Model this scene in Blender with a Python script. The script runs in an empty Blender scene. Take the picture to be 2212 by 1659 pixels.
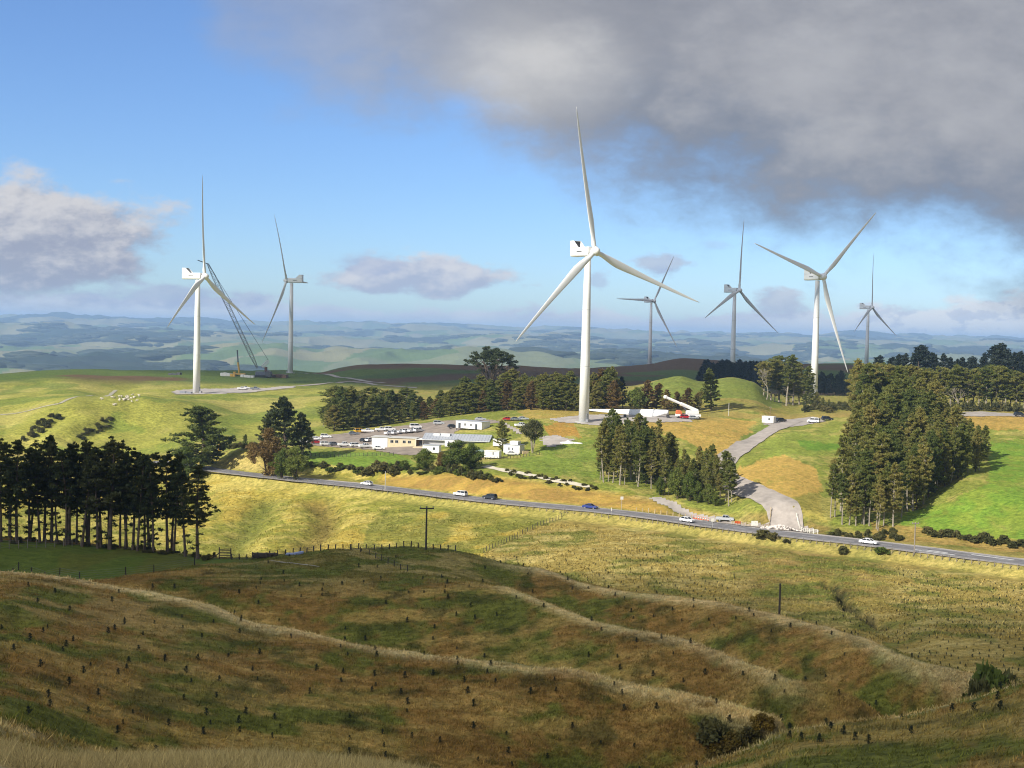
import bpy, math, random
import numpy as np
from mathutils import Vector, Matrix

RNG = np.random.default_rng(7)
random.seed(7)
SC = bpy.context.scene
COL = SC.collection
PI = math.pi

# ------------------------------------------------------------------ camera model (pixels of a 2212 x 1659 frame)
FP, CX, CY = 2700.0, 1106.0, 829.5
PITCH, ROLL = math.atan(0.0413), math.radians(1.3)
F_ = np.array([0, math.cos(PITCH), -math.sin(PITCH)])
U0 = np.array([0, math.sin(PITCH), math.cos(PITCH)])
R0 = np.array([1.0, 0, 0])
R_ = math.cos(ROLL) * R0 + math.sin(ROLL) * U0
U_ = -math.sin(ROLL) * R0 + math.cos(ROLL) * U0

def ray(u, v):
    d = F_ + (u - CX) / FP * R_ + (CY - v) / FP * U_
    return d / math.hypot(d[0], d[1])

def P(u, v, r):
    return ray(u, v) * r

def azi(u, v=900):
    d = ray(u, v)
    return math.atan2(d[0], d[1])

def project(p):
    x = p[..., 0] * R_[0] + p[..., 1] * R_[1] + p[..., 2] * R_[2]
    y = p[..., 0] * U_[0] + p[..., 1] * U_[1] + p[..., 2] * U_[2]
    z = p[..., 0] * F_[0] + p[..., 1] * F_[1] + p[..., 2] * F_[2]
    z = np.where(z > 0.1, z, 0.1)
    return CX + FP * x / z, CY - FP * y / z

# ------------------------------------------------------------------ numeric helpers
def hash2(i, j, s):
    with np.errstate(over='ignore'):
        n = (i.astype(np.int64) * 374761393 + j.astype(np.int64) * 668265263 + s * 1274126177) & 0x7fffffff
        n = (n ^ (n >> 13)) * 1274126177 & 0x7fffffff
        n = n ^ (n >> 16)
    return (n & 0xffffff) / float(0xffffff)

def vnoise(x, y, s=0):
    i, j = np.floor(x), np.floor(y)
    fx, fy = x - i, y - j
    fx, fy = fx * fx * (3 - 2 * fx), fy * fy * (3 - 2 * fy)
    a, b = hash2(i, j, s), hash2(i + 1, j, s)
    c, d = hash2(i, j + 1, s), hash2(i + 1, j + 1, s)
    return (a * (1 - fx) + b * fx) * (1 - fy) + (c * (1 - fx) + d * fx) * fy

def fbm(x, y, sc, octv=4, s=0, gain=0.5):
    x, y = np.asarray(x, float) / sc, np.asarray(y, float) / sc
    t, a, n = 0, 1.0, 0
    for o in range(octv):
        c, sn = math.cos(0.6 * o), math.sin(0.6 * o)
        t = t + a * vnoise(x * c - y * sn + 17.3 * o, x * sn + y * c - 9.1 * o, s + o)
        n += a
        a *= gain
        x, y = x * 2.03, y * 2.03
    return t / n

def smooth(a, b, x):
    t = np.clip((x - a) / (b - a), 0, 1)
    return t * t * (3 - 2 * t)

def pchip_slopes(x, y):
    h = np.diff(x, axis=0); h = np.where(h < 1e-6, 1e-6, h)
    d = np.diff(y, axis=0) / h
    m = np.zeros_like(y)
    w1, w2 = 2 * h[1:] + h[:-1], h[1:] + 2 * h[:-1]
    ok = d[:-1] * d[1:] > 0
    with np.errstate(divide='ignore', invalid='ignore'):
        hm = (w1 + w2) / (w1 / d[:-1] + w2 / d[1:])
    m[1:-1] = np.where(ok, hm, 0)
    m[0], m[-1] = d[0], d[-1]
    return m, h

def pchip(x, y, q):
    x, y = np.asarray(x, float), np.asarray(y, float)
    m, h = pchip_slopes(x, y)
    q = np.clip(q, x[0], x[-1])
    i = np.clip(np.searchsorted(x, q) - 1, 0, len(x) - 2)
    t = (q - x[i]) / h[i]
    return ((1 + 2 * t) * (1 - t) ** 2 * y[i] + t * (1 - t) ** 2 * h[i] * m[i]
            + t * t * (3 - 2 * t) * y[i + 1] + t * t * (t - 1) * h[i] * m[i + 1])

def inpoly(px, py, poly):
    ins = np.zeros(px.shape, bool)
    n = len(poly)
    for k in range(n):
        x0, y0 = poly[k]; x1, y1 = poly[(k + 1) % n]
        c = ((y0 > py) != (y1 > py))
        with np.errstate(divide='ignore', invalid='ignore'):
            xx = (x1 - x0) * (py - y0) / (y1 - y0 + 1e-12) + x0
        ins ^= c & (px < xx)
    return ins

def polydist(px, py, pts):
    best = np.full(px.shape, 1e9)
    for (x0, y0), (x1, y1) in zip(pts[:-1], pts[1:]):
        dx, dy = x1 - x0, y1 - y0
        t = np.clip(((px - x0) * dx + (py - y0) * dy) / (dx * dx + dy * dy + 1e-9), 0, 1)
        best = np.minimum(best, np.hypot(px - x0 - t * dx, py - y0 - t * dy))
    return best

# ------------------------------------------------------------------ the land: break lines from near to far
ROADZ = -53.0
ROADPX = [(-250, 985), (330, 998), (400, 1004), (480, 1017), (560, 1027), (700, 1042), (795, 1051), (900, 1063), (1000, 1075), (1100, 1086),
          (1200, 1095), (1280, 1102), (1400, 1115), (1491, 1128), (1600, 1143), (1700, 1155), (1886, 1176), (2000, 1190),
          (2100, 1203), (2212, 1217), (2460, 1246)]
def hor(u): return 718 + (u - 1106) * 0.0227
ROAD_R = [(u, -ROADZ * FP / (v - hor(u)) / math.cos(azi(u, v))) for u, v in ROADPX]
def road_off(off, dz):
    return [(u, None, r + off, ROADZ + dz) for u, r in ROAD_R]
def rr(u): return float(np.interp(u, [a for a, b in ROAD_R], [b for a, b in ROAD_R]))

LINES = []
def line(name, pts, sub): LINES.append((name, pts, sub))

line('n0', [(-250, None, 1.5, -1.7), (2460, None, 1.5, -1.7)], 0)
line('n1', [(-250, 1615, 27), (0, 1630, 27), (95, 1652, 27), (300, 1652, 27), (600, 1650, 27), (830, 1668, 27), (1000, 1695, 27), (2460, 1725, 27)], 90)
line('n2', [(-250, None, 44, -18), (0, None, 44, -18.5), (1000, None, 46, -20.5), (2460, None, 50, -19.5)], 14)
line('n3', [(-250, 1540, 60), (0, 1568, 62), (95, 1593, 64), (200, 1625, 68), (400, 1662, 72), (1000, 1700, 80), (1400, 1680, 86), (1500, 1655, 88),
            (1620, 1616, 90), (1720, 1576, 92), (1853, 1556, 93), (1953, 1546, 94), (2119, 1506, 95), (2212, 1476, 95), (2460, 1420, 95)], 36)
line('n4', [(-250, None, 84, -27), (0, None, 86, -27.5), (200, None, 88, -31), (400, None, 92, -33), (1000, None, 98, -36.5), (1500, None, 104, -39),
            (1720, None, 110, -38.5), (2212, None, 116, -36.5), (2460, None, 116, -35)], 30)
A_PX = [(-250, 1205, 164), (0, 1236, 160), (120, 1251, 157), (221, 1264, 154), (316, 1283, 151), (459, 1314, 145), (538, 1343, 141), (594, 1352, 139), (667, 1362, 137),
        (761, 1387, 134), (825, 1400, 132), (951, 1419, 129), (1134, 1443, 125), (1270, 1455, 123), (1365, 1476, 121), (1492, 1498, 119),
        (1586, 1527, 117), (1674, 1549, 116)]
line('a', A_PX + [(1760, None, 120, -39.0), (1900, None, 124, -39.5), (2212, None, 128, -39), (2460, None, 128, -37)], 90)
line('a2', [(-250, None, 178, -37.5), (0, None, 176, -37.8), (316, None, 164, -40), (538, None, 154, -41.5), (761, None, 147, -42), (1134, None, 138, -42), (1365, None, 130, -42),
            (1586, None, 127, -42), (1674, None, 126, -41.7), (1900, None, 130, -40.5), (2212, None, 134, -40), (2460, None, 134, -38)], 14)
B_PX = [(-250, 1210, 200), (0, 1233, 197), (160, 1252, 190), (300, 1256, 184), (500, 1262, 179), (740, 1262, 177), (900, 1256, 177), (1000, 1256, 176), (1080, 1270, 173),
        (1175, 1305, 165), (1270, 1337, 158), (1396, 1368, 151), (1491, 1384, 147), (1570, 1413, 142), (1650, 1441, 138), (1720, 1466, 135)]
line('b', B_PX + [(1820, 1494, 135), (2000, None, 138, -41.5), (2212, None, 140, -41), (2460, None, 140, -39)], 70)
line('b2', [(-250, None, 212, -40), (0, None, 210, -40.2), (300, None, 200, -38.8), (740, None, 190, -36.7), (900, None, 191, -36.6), (1080, None, 186, -38.6),
            (1175, None, 177, -39.8), (1270, None, 170, -41), (1491, None, 159, -41.8), (1650, None, 150, -42.6), (1820, None, 144, -42.4), (2000, None, 143, -42), (2460, None, 145, -41)], 30)
C_PX = [(-250, 1145, 232), (0, 1164, 228), (100, 1167, 228), (150, 1169, 227), (240, 1176, 225), (365, 1194, 220), (431, 1200, 217), (540, 1206, 213), (640, 1199, 209), (740, 1190, 206), (900, 1184, 208),
        (990, 1194, 206), (1080, 1216, 202), (1175, 1232, 197), (1270, 1261, 190), (1365, 1278, 184), (1491, 1295, 178), (1586, 1305, 173),
        (1697, 1330, 168), (1820, 1370, 161), (1953, 1423, 152), (2053, 1453, 148), (2129, 1473, 146), (2212, 1500, 146), (2460, 1540, 146)]
line('c', C_PX, 50)
line('c2', [(-250, None, 262, -52), (0, None, 258, -52), (540, None, 240, -48), (740, None, 232, -46.5), (900, None, 232, -46.5), (1080, None, 222, -45.5), (1270, None, 208, -44.5),
            (1491, None, 196, -45.5), (1697, None, 186, -46.0), (1820, None, 180, -46.5), (1953, None, 172, -46.5), (2129, None, 166, -46.0), (2212, None, 163, -45.5), (2460, None, 163, -45)], 30)
line('e', [(-250, None, 350, -69), (0, None, 345, -69), (540, None, 325, -68), (740, None, 312, -66.5), (900, None, 302, -64), (1080, None, 292, -60.5), (1200, None, 284, -58.5),
           (1380, None, 272, -56.2), (1491, None, 265, -56), (1697, None, 250, -56.0), (1886, None, 236, -55.5), (2000, None, 230, -53.5), (2212, None, 222, -51.5), (2460, None, 215, -50)], 70)
line('f', road_off(-9.5, -2.6), 80)
line('g', road_off(-4.6, 0.0), 10)
line('h', road_off(4.6, 0.0), 8)
I_PX = [(-250, 975), (330, 985), (440, 990), (480, 998), (520, 984), (555, 985), (600, 1008), (700, 1029), (795, 1036), (840, 1040), (900, 1034), (960, 1030), (1050, 1036), (1150, 1050),
        (1250, 1066), (1350, 1080), (1430, 1094), (1500, 1120), (1560, 1131), (1700, 1146), (1800, 1156), (1886, 1166), (2000, 1170), (2100, 1182), (2212, 1194), (2460, 1220)]
line('i', [(u, v, rr(u) + 14) for u, v in I_PX], 14)
J_PX = [(-250, None, 505, -58), (0, None, 505, -58), (300, None, 500, -56), (480, 985, 487), (530, 970, 480), (600, 985, 462), (680, 1002, 447), (850, 1010, 436), (1000, 1013, 428), (1090, 1012, 420),
           (1200, 1026, 409), (1300, 1046, 401), (1400, 1066, 392), (1500, 1088, 382), (1560, 1099, 376), (1620, 1090, 372), (1700, 1090, 367), (1800, 1122, 356), (1886, 1142, 348),
           (1950, 1143, 344), (2100, 1160, 333), (2212, 1172, 326), (2460, 1195, 315)]
line('j', [(q[0], q[1], max(q[2], rr(q[0]) + 23)) + q[3:] for q in J_PX], 14)
K_PX = [(-250, None, 545, -57), (0, 960, 540), (300, 955, 535), (480, 962, 528), (560, 962, 508), (640, 969, 484), (820, 973, 474), (900, 976, 470), (1000, 985, 458), (1090, 985, 452), (1200, 975, 452),
           (1290, 985, 447), (1400, 1000, 442), (1500, 1012, 434), (1575, 1003, 446), (1650, 1012, 424), (1700, 1020, 414), (1800, 1038, 408), (1950, 1080, 390), (2100, 1052, 382), (2212, 1060, 377), (2460, 1060, 370)]
line('k', [(q[0], q[1], max(q[2], rr(q[0]) + 58)) + q[3:] for q in K_PX], 24)
line('l', [(-250, 930, 600), (0, 925, 592), (100, 915, 592), (300, 916, 590), (480, 930, 578), (600, 950, 545), (740, 943, 533), (900, 922, 537), (1000, 914, 522), (1100, 906, 515), (1200, 914, 502), (1261, 914, 503),
           (1300, 913, 506), (1400, 905, 517), (1500, 909, 521), (1560, 938, 497), (1620, 957, 490), (1700, 937, 501), (1760, 945, 492), (1800, 965, 474), (1950, 985, 463), (2100, 975, 457), (2212, 985, 452), (2460, 985, 450)], 36)
line('m', [(-250, 895, 660), (0, 880, 652), (100, 866, 644), (200, 848, 640), (250, 841, 640), (300, 841, 645), (360, 858, 642), (420, 872, 642), (480, 880, 640), (600, 896, 622), (740, 912, 592), (900, 903, 582), (1000, 892, 576), (1100, 884, 566),
           (1200, 885, 546), (1300, 887, 546), (1400, 890, 552), (1500, 888, 562), (1560, 888, 562), (1620, 890, 562), (1700, 908, 548), (1760, 906, 546), (1850, 900, 542), (2000, 903, 532), (2080, 915, 522), (2212, 922, 515), (2460, 920, 515)], 36)
line('n', [(-250, 870, 740), (0, 848, 740), (150, 840, 735), (250, None, 720, -41), (330, 850, 722), (380, 850, 722), (426, 850, 730), (520, 850, 735), (600, 846, 745), (740, 838, 765), (900, 842, 762), (1000, 845, 752), (1200, 850, 705),
           (1350, 848, 685), (1420, 822, 690), (1470, 811, 692), (1520, 822, 692), (1580, 814, 690), (1625, 824, 688), (1670, 858, 685), (1720, 868, 690), (1755, 858, 720), (1850, 876, 660), (2000, 884, 605), (2100, 885, 600), (2212, 888, 600), (2460, 888, 600)], 36)
line('n2', [(-250, 850, 830), (0, 828, 825), (150, 820, 825), (250, 822, 830), (400, 824, 840), (560, 826, 850), (740, 822, 870), (1000, 820, 870), (1200, 824, 860), (1380, None, 850, -33), (1500, None, 860, -36), (1700, None, 860, -35.5), (1850, None, 840, -34), (2000, None, 800, -29), (2460, None, 800, -29)], 26)
line('o', [(-250, 822, 900), (0, 813, 910), (150, 804, 930), (250, 803, 940), (400, 801, 980), (500, 802, 1010), (630, 803, 1050), (690, 804, 1070), (740, 796, 1080), (800, 789, 1090), (1000, 790, 1100), (1200, 795, 1150), (1340, 793, 1300), (1400, 788, 1340),
           (1480, 774, 1350), (1560, 779, 1360), (1700, 786, 1370), (1850, 785, 1370), (2000, 792, 1300), (2460, 800, 1300)], 34)
line('p', [(-250, None, 1700, -110), (2460, None, 1900, -110)], 10)
line('q', [(-250, None, 3000, -190), (2460, None, 3100, -190)], 10)
line('r', [(-250, None, 4300, -170), (800, None, 4300, -160), (2460, None, 4500, -170)], 30)
line('s', [(-250, None, 6500, -165), (800, None, 6200, -135), (2460, None, 6500, -160)], 44)
line('t', [(-250, None, 8800, -120), (800, None, 8600, -115), (2460, None, 9000, -130)], 40)
line('u', [(-250, None, 11500, -60), (800, None, 11500, -72), (2460, None, 12000, -85)], 40)
line('v', [(-250, None, 15000, -30), (800, None, 15500, -32), (2460, None, 15500, -45)], 40)
line('w', [(-250, None, 19000, 22), (500, None, 19000, 18), (1000, None, 19000, 45), (1750, None, 19000, 42), (2460, None, 19000, 30)], 40)
line('x', [(-250, None, 23000, -180), (2460, None, 23000, -180)], 8)

th_fine = np.array([azi(u) for u in np.arange(-240, 2455, 3.0)])
th0, th1 = th_fine[0], th_fine[-1]
th_back = np.linspace(th1, th0 + 2 * PI, 62)[1:-1]
TH = np.concatenate([th_fine, th_back])
NF = len(th_fine)
wback = (th_back - th1) / (th0 + 2 * PI - th1)
LR, LZ = [], []
for name, pts, sub in LINES:
    t, r, z = [], [], []
    for q in pts:
        if q[1] is None:
            t.append(azi(q[0])); r.append(q[2]); z.append(q[3])
        else:
            p = P(q[0], q[1], q[2]); t.append(math.atan2(p[0], p[1])); r.append(q[2]); z.append(p[2])
    o = np.argsort(t); t = np.array(t)[o]; r = np.array(r)[o]; z = np.array(z)[o]
    rf, zf = pchip(t, r, th_fine), pchip(t, z, th_fine)
    sw = wback * wback * (3 - 2 * wback)
    LR.append(np.concatenate([rf, rf[-1] * (1 - sw) + rf[0] * sw]))
    LZ.append(np.concatenate([zf, zf[-1] * (1 - sw) + zf[0] * sw]))
LR, LZ = np.array(LR), np.array(LZ)
for k in range(1, len(LR)):
    LR[k] = np.maximum(LR[k], LR[k - 1] + 0.6)
LI = {n[0]: i for i, n in enumerate(LINES)}
LI['n2near'] = 2
SL, _h = pchip_slopes(LR, LZ)
GR, GZ, ROWLINE = [LR[0]], [LZ[0]], [0.0]
for k in range(1, len(LINES)):
    h = LR[k] - LR[k - 1]
    for s in range(1, LINES[k][2] + 1):
        t = s / LINES[k][2]
        GR.append(LR[k - 1] + h * t)
        GZ.append((1 + 2 * t) * (1 - t) ** 2 * LZ[k - 1] + t * (1 - t) ** 2 * h * SL[k - 1]
                  + t * t * (3 - 2 * t) * LZ[k] + t * t * (t - 1) * h * SL[k])
        ROWLINE.append(k - 1 + t)
GR, GZ = np.array(GR), np.array(GZ)
ROWLINE = np.array(ROWLINE)[:, None]
GX, GY = GR * np.sin(TH)[None, :], GR * np.cos(TH)[None, :]

# roughness of the land
road_d = np.abs(GR - (LR[LI['g']] + LR[LI['h']])[None, :] / 2)
flat = smooth(6, 20, road_d)
pu, pv = project(np.stack([GX, GY, GZ], -1))
bench = ((pu > 590) & (pu < 1330) & (GR > 440) & (GR < 610)) | ((pu > 1330) & (pu < 1900) & (GR > 500) & (GR < 565))
flat = flat * np.where(bench, 0.12, 1.0)
near = smooth(8, 40, GR)
amp_t = np.where(GR < 420, 0.5, 0.5) * smooth(700, 450, GR) * near
GZ = GZ + flat * amp_t * (fbm(GX, GY, 2.4, 4, 3, 0.6) - 0.5) * np.where((pu < 560) & (GR > 180) & (GR < 235) & (pv > 1160), 0.3, 1)
GZ = GZ + flat * near * smooth(1200, 600, GR) * 1.5 * (fbm(GX, GY, 17, 3, 11) - 0.5) * smooth(60, 130, GR)
GZ = GZ + flat * smooth(560, 700, GR) * smooth(1500, 1200, GR) * 5.0 * (fbm(GX, GY, 70, 4, 23) - 0.5)
# spurs and hollows of the left hill (they run towards the viewer)
lh = smooth(520, 570, GR) * smooth(720, 640, GR) * smooth(640, 480, pu)
GZ = GZ - lh * 3.2 * np.abs(np.sin((GX + 0.35 * GY + 14 * fbm(GX, GY, 60, 3, 5)) / 21.0)) ** 2
farw = smooth(3200, 5000, GR)
ridge = 1 - np.abs(2 * fbm(GX, GY, 3800, 5, 41) - 1)
GZ = GZ + farw * (ridge - 0.72) * np.interp(GR, [3000, 5000, 9000, 16000, 20000], [40, 70, 130, 230, 190])
GZ = GZ + farw * (fbm(GX, GY, 1100, 5, 51, .55) - 0.5) * 190 + farw * (1 - np.abs(2 * fbm(GX, GY, 420, 3, 61) - 1) - .7) * 85

def at(u, r):
    a = azi(u)
    return r * math.sin(a), r * math.cos(a)

def carve(pts_uv, width, depth, curl=2.0, rmin=0):
    global GZ
    pts = [hit(u, v, rmin)[:2] for u, v in pts_uv]
    xs = [p[0] for p in pts]; ys = [p[1] for p in pts]
    m = (GX > min(xs) - 4 * width) & (GX < max(xs) + 4 * width) & (GY > min(ys) - 4 * width) & (GY < max(ys) + 4 * width)
    d = polydist(GX[m] + curl * (fbm(GX[m], GY[m], 7, 2, 77) - 0.5), GY[m], pts)
    GZ[m] = GZ[m] - depth * np.exp(-(d / width) ** 2)
    return pts

def column(th):
    if th < th0: th += 2 * PI
    i = int(np.clip(np.searchsorted(TH, th) - 1, 0, len(TH) - 2))
    w = np.clip((th - TH[i]) / (TH[i + 1] - TH[i]), 0, 1)
    return GR[:, i] * (1 - w) + GR[:, i + 1] * w, GZ[:, i] * (1 - w) + GZ[:, i + 1] * w

def hgt(x, y):
    R, Z = column(math.atan2(x, y))
    return float(np.interp(math.hypot(x, y), R, Z))

def hit(u, v, rmin=0.0):
    d = ray(u, v)
    R, Z = column(math.atan2(d[0], d[1]))
    g = Z - d[2] * R
    ok = np.where((g[1:] >= 0) & (R[1:] > rmin))[0]
    if len(ok) == 0:
        r = 1000.0
    else:
        k = ok[0]
        g0, g1 = g[k], g[k + 1]
        r = R[k] + (R[k + 1] - R[k]) * (0 if g0 >= 0 else -g0 / (g1 - g0 + 1e-9))
        r = max(r, rmin)
    p = d * r
    return (p[0], p[1], float(np.interp(r, R, Z)))

GULLY = carve([(640, 1195), (690, 1150), (710, 1110), (690, 1085)], 5.5, 2.6, 5, 240)
GULLY2 = carve([(500, 1190), (545, 1130), (575, 1080)], 6, 2.0, 5, 240)
STREAM = carve([(1795, 1258), (1812, 1275), (1822, 1293), (1840, 1312), (1872, 1332), (1905, 1345)], 1.25, 2.0, 3, 190)
carve([(1905, 1345), (1940, 1370), (1990, 1400)], 3.5, 0.9, 2, 170)
carve([(60, 945), (90, 920), (130, 900)], 7, 3.0, 4, 520)
carve([(170, 945), (205, 925), (245, 912)], 7, 3.0, 4, 520)
carve([(0, 1345), (40, 1340)], 2.2, 1.2, 1, 60)
# ------------------------------------------------------------------ materials
MATS = {}
def new_mat(name):
    m = bpy.data.materials.new(name); m.use_nodes = True
    nt = m.node_tree
    for n in list(nt.nodes): nt.nodes.remove(n)
    out = nt.nodes.new('ShaderNodeOutputMaterial')
    b = nt.nodes.new('ShaderNodeBsdfPrincipled')
    nt.links.new(b.outputs[0], out.inputs['Surface'])
    MATS[name] = m
    return m, nt, b, out

def noise_node(nt, scale, detail=4, rough=0.55, coord='Object', stretch=None):
    tc = nt.nodes.new('ShaderNodeTexCoord')
    n = nt.nodes.new('ShaderNodeTexNoise')
    n.inputs['Scale'].default_value = scale; n.inputs['Detail'].default_value = detail; n.inputs['Roughness'].default_value = rough
    if stretch:
        mp = nt.nodes.new('ShaderNodeMapping'); mp.inputs['Scale'].default_value = stretch
        nt.links.new(tc.outputs[coord], mp.inputs[0]); nt.links.new(mp.outputs[0], n.inputs['Vector'])
    else:
        nt.links.new(tc.outputs[coord], n.inputs['Vector'])
    return n

def ramp(nt, sock, stops):
    r = nt.nodes.new('ShaderNodeValToRGB')
    e = r.color_ramp.elements
    while len(e) < len(stops): e.new(0.5)
    for i, (p, c) in enumerate(stops):
        e[i].position = p; e[i].color = (*c, 1) if len(c) == 3 else c
    nt.links.new(sock, r.inputs[0])
    return r

def mat(name, rgb, rough=0.6, metal=0.0, var=0.18, scale=3.0, coord='Object'):
    if name in MATS: return MATS[name]
    m, nt, b, out = new_mat(name)
    n = noise_node(nt, scale, 4, 0.6, coord)
    lo = tuple(max(0, c * (1 - var)) for c in rgb); hi = tuple(min(1, c * (1 + var)) for c in rgb)
    r = ramp(nt, n.outputs['Fac'], [(0.3, lo), (0.7, hi)])
    nt.links.new(r.outputs[0], b.inputs['Base Color'])
    b.inputs['Roughness'].default_value = rough; b.inputs['Metallic'].default_value = metal
    return m

def glass_mat(name='window_glass'):
    if name in MATS: return MATS[name]
    m, nt, b, out = new_mat(name)
    b.inputs['Base Color'].default_value = (0.015, 0.02, 0.025, 1)
    b.inputs['Roughness'].default_value = 0.08
    return m

def leaf_mat(name, stops, transl=0.25, nscale=0.35):
    m, nt, b, out = new_mat(name)
    oi = nt.nodes.new('ShaderNodeObjectInfo')
    n = noise_node(nt, nscale, 3, 0.6)
    a = nt.nodes.new('ShaderNodeMath'); a.operation = 'MULTIPLY_ADD'
    nt.links.new(n.outputs['Fac'], a.inputs[0]); a.inputs[1].default_value = 0.9; a.inputs[2].default_value = -0.2
    a2 = nt.nodes.new('ShaderNodeMath'); a2.operation = 'MULTIPLY_ADD'
    nt.links.new(oi.outputs['Random'], a2.inputs[0]); a2.inputs[1].default_value = 0.5
    nt.links.new(a.outputs[0], a2.inputs[2])
    r = ramp(nt, a2.outputs[0], stops)
    nt.links.new(r.outputs[0], b.inputs['Base Color'])
    b.inputs['Roughness'].default_value = 0.6
    b.inputs['Specular IOR Level'].default_value = 0.25
    t = nt.nodes.new('ShaderNodeBsdfTranslucent'); nt.links.new(r.outputs[0], t.inputs['Color'])
    mx = nt.nodes.new('ShaderNodeMixShader'); mx.inputs[0].default_value = transl
    nt.links.new(b.outputs[0], mx.inputs[1]); nt.links.new(t.outputs[0], mx.inputs[2])
    nt.links.new(mx.outputs[0], out.inputs['Surface'])
    return m

def attr_mat(name, attr, clump_scale=0.9, rough=0.9):
    """albedo kept per vertex (what grows where) and broken up by procedural noise"""
    m, nt, b, out = new_mat(name)
    at_ = nt.nodes.new('ShaderNodeAttribute'); at_.attribute_name = attr
    n1 = noise_node(nt, clump_scale, 6, 0.7, stretch=(0.7, 1.3, 1.0))
    n2 = noise_node(nt, 0.11, 5, 0.6)
    n3 = noise_node(nt, 4.5, 3, 0.6)
    def mul(x, y):
        q = nt.nodes.new('ShaderNodeMath'); q.operation = 'MULTIPLY'
        nt.links.new(x, q.inputs[0])
        if isinstance(y, float): q.inputs[1].default_value = y
        else: nt.links.new(y, q.inputs[1])
        return q.outputs[0]
    def rng(sock, a, c, lo, hi):
        q = nt.nodes.new('ShaderNodeMapRange'); nt.links.new(sock, q.inputs[0])
        for i, val in enumerate((a, c, lo, hi)): q.inputs[i + 1].default_value = val
        return q.outputs[0]
    f = mul(mul(rng(n1.outputs['Fac'], .3, .7, .40, 1.55), rng(n2.outputs['Fac'], .3, .7, .84, 1.16)), rng(n3.outputs['Fac'], .3, .7, .8, 1.2))
    # less broken where the cover is smooth (alpha)
    mixf = nt.nodes.new('ShaderNodeMix'); mixf.data_type = 'FLOAT'
    nt.links.new(at_.outputs['Alpha'], mixf.inputs[0]); mixf.inputs[2].default_value = 1.0; nt.links.new(f, mixf.inputs[3])
    vm = nt.nodes.new('ShaderNodeVectorMath'); vm.operation = 'SCALE'
    nt.links.new(at_.outputs['Color'], vm.inputs[0]); nt.links.new(mixf.outputs[0], vm.inputs['Scale'])
    # straw to green shift with the clumps
    hs = nt.nodes.new('ShaderNodeHueSaturation')
    nt.links.new(vm.outputs[0], hs.inputs['Color'])
    nt.links.new(rng(n1.outputs['Fac'], .3, .7, .515, .488), hs.inputs['Hue'])
    nt.links.new(hs.outputs[0], b.inputs['Base Color'])
    b.inputs['Roughness'].default_value = rough
    b.inputs['Specular IOR Level'].default_value = 0.1
    bp = nt.nodes.new('ShaderNodeBump'); bp.inputs['Strength'].default_value = 0.75; bp.inputs['Distance'].default_value = 0.8
    nt.links.new(n1.outputs['Fac'], bp.inputs['Height']); nt.links.new(bp.outputs[0], b.inputs['Normal'])
    return m

# ------------------------------------------------------------------ object helpers
def mesh_np(name, verts, faces, mats=(), smooth_=False, midx=None):
    """verts (n,3); faces: (m,3) or (m,4) array, or list of tuples"""
    me = bpy.data.meshes.new(name)
    verts = np.asarray(verts, np.float32)
    if isinstance(faces, np.ndarray):
        k = faces.shape[1]
        me.vertices.add(len(verts)); me.vertices.foreach_set('co', verts.ravel())
        me.loops.add(faces.size); me.loops.foreach_set('vertex_index', faces.astype(np.int32).ravel())
        me.polygons.add(len(faces)); me.polygons.foreach_set('loop_start', np.arange(0, faces.size, k, dtype=np.int32))
        me.update(calc_edges=True)
    else:
        me.from_pydata([tuple(map(float, v)) for v in verts], [], faces)
    for m in mats: me.materials.append(m)
    if midx is not None: me.polygons.foreach_set('material_index', np.asarray(midx, np.int32))
    if smooth_: me.polygons.foreach_set('use_smooth', np.ones(len(me.polygons), bool))
    me.update()
    return me

def link(name, me, parent=None, loc=None, rotz=None):
    o = bpy.data.objects.new(name, me); COL.objects.link(o)
    if parent is not None: o.parent = parent
    if loc is not None: o.location = loc
    if rotz is not None: o.rotation_euler = (0, 0, rotz)
    return o

def tag(o, label=None, cat=None, group=None, kind=None):
    if label: o['label'] = label
    if cat: o['category'] = cat
    if group: o['group'] = group
    if kind: o['kind'] = kind
    return o

def thing(name, label, cat, loc=(0, 0, 0), rotz=0.0, group=None, scale=None):
    o = bpy.data.objects.new(name, None); COL.objects.link(o)
    o.location = loc; o.rotation_euler = (0, 0, rotz); o.empty_display_size = 0.3
    if scale is not None: o.scale = scale
    return tag(o, label, cat, group)

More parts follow.
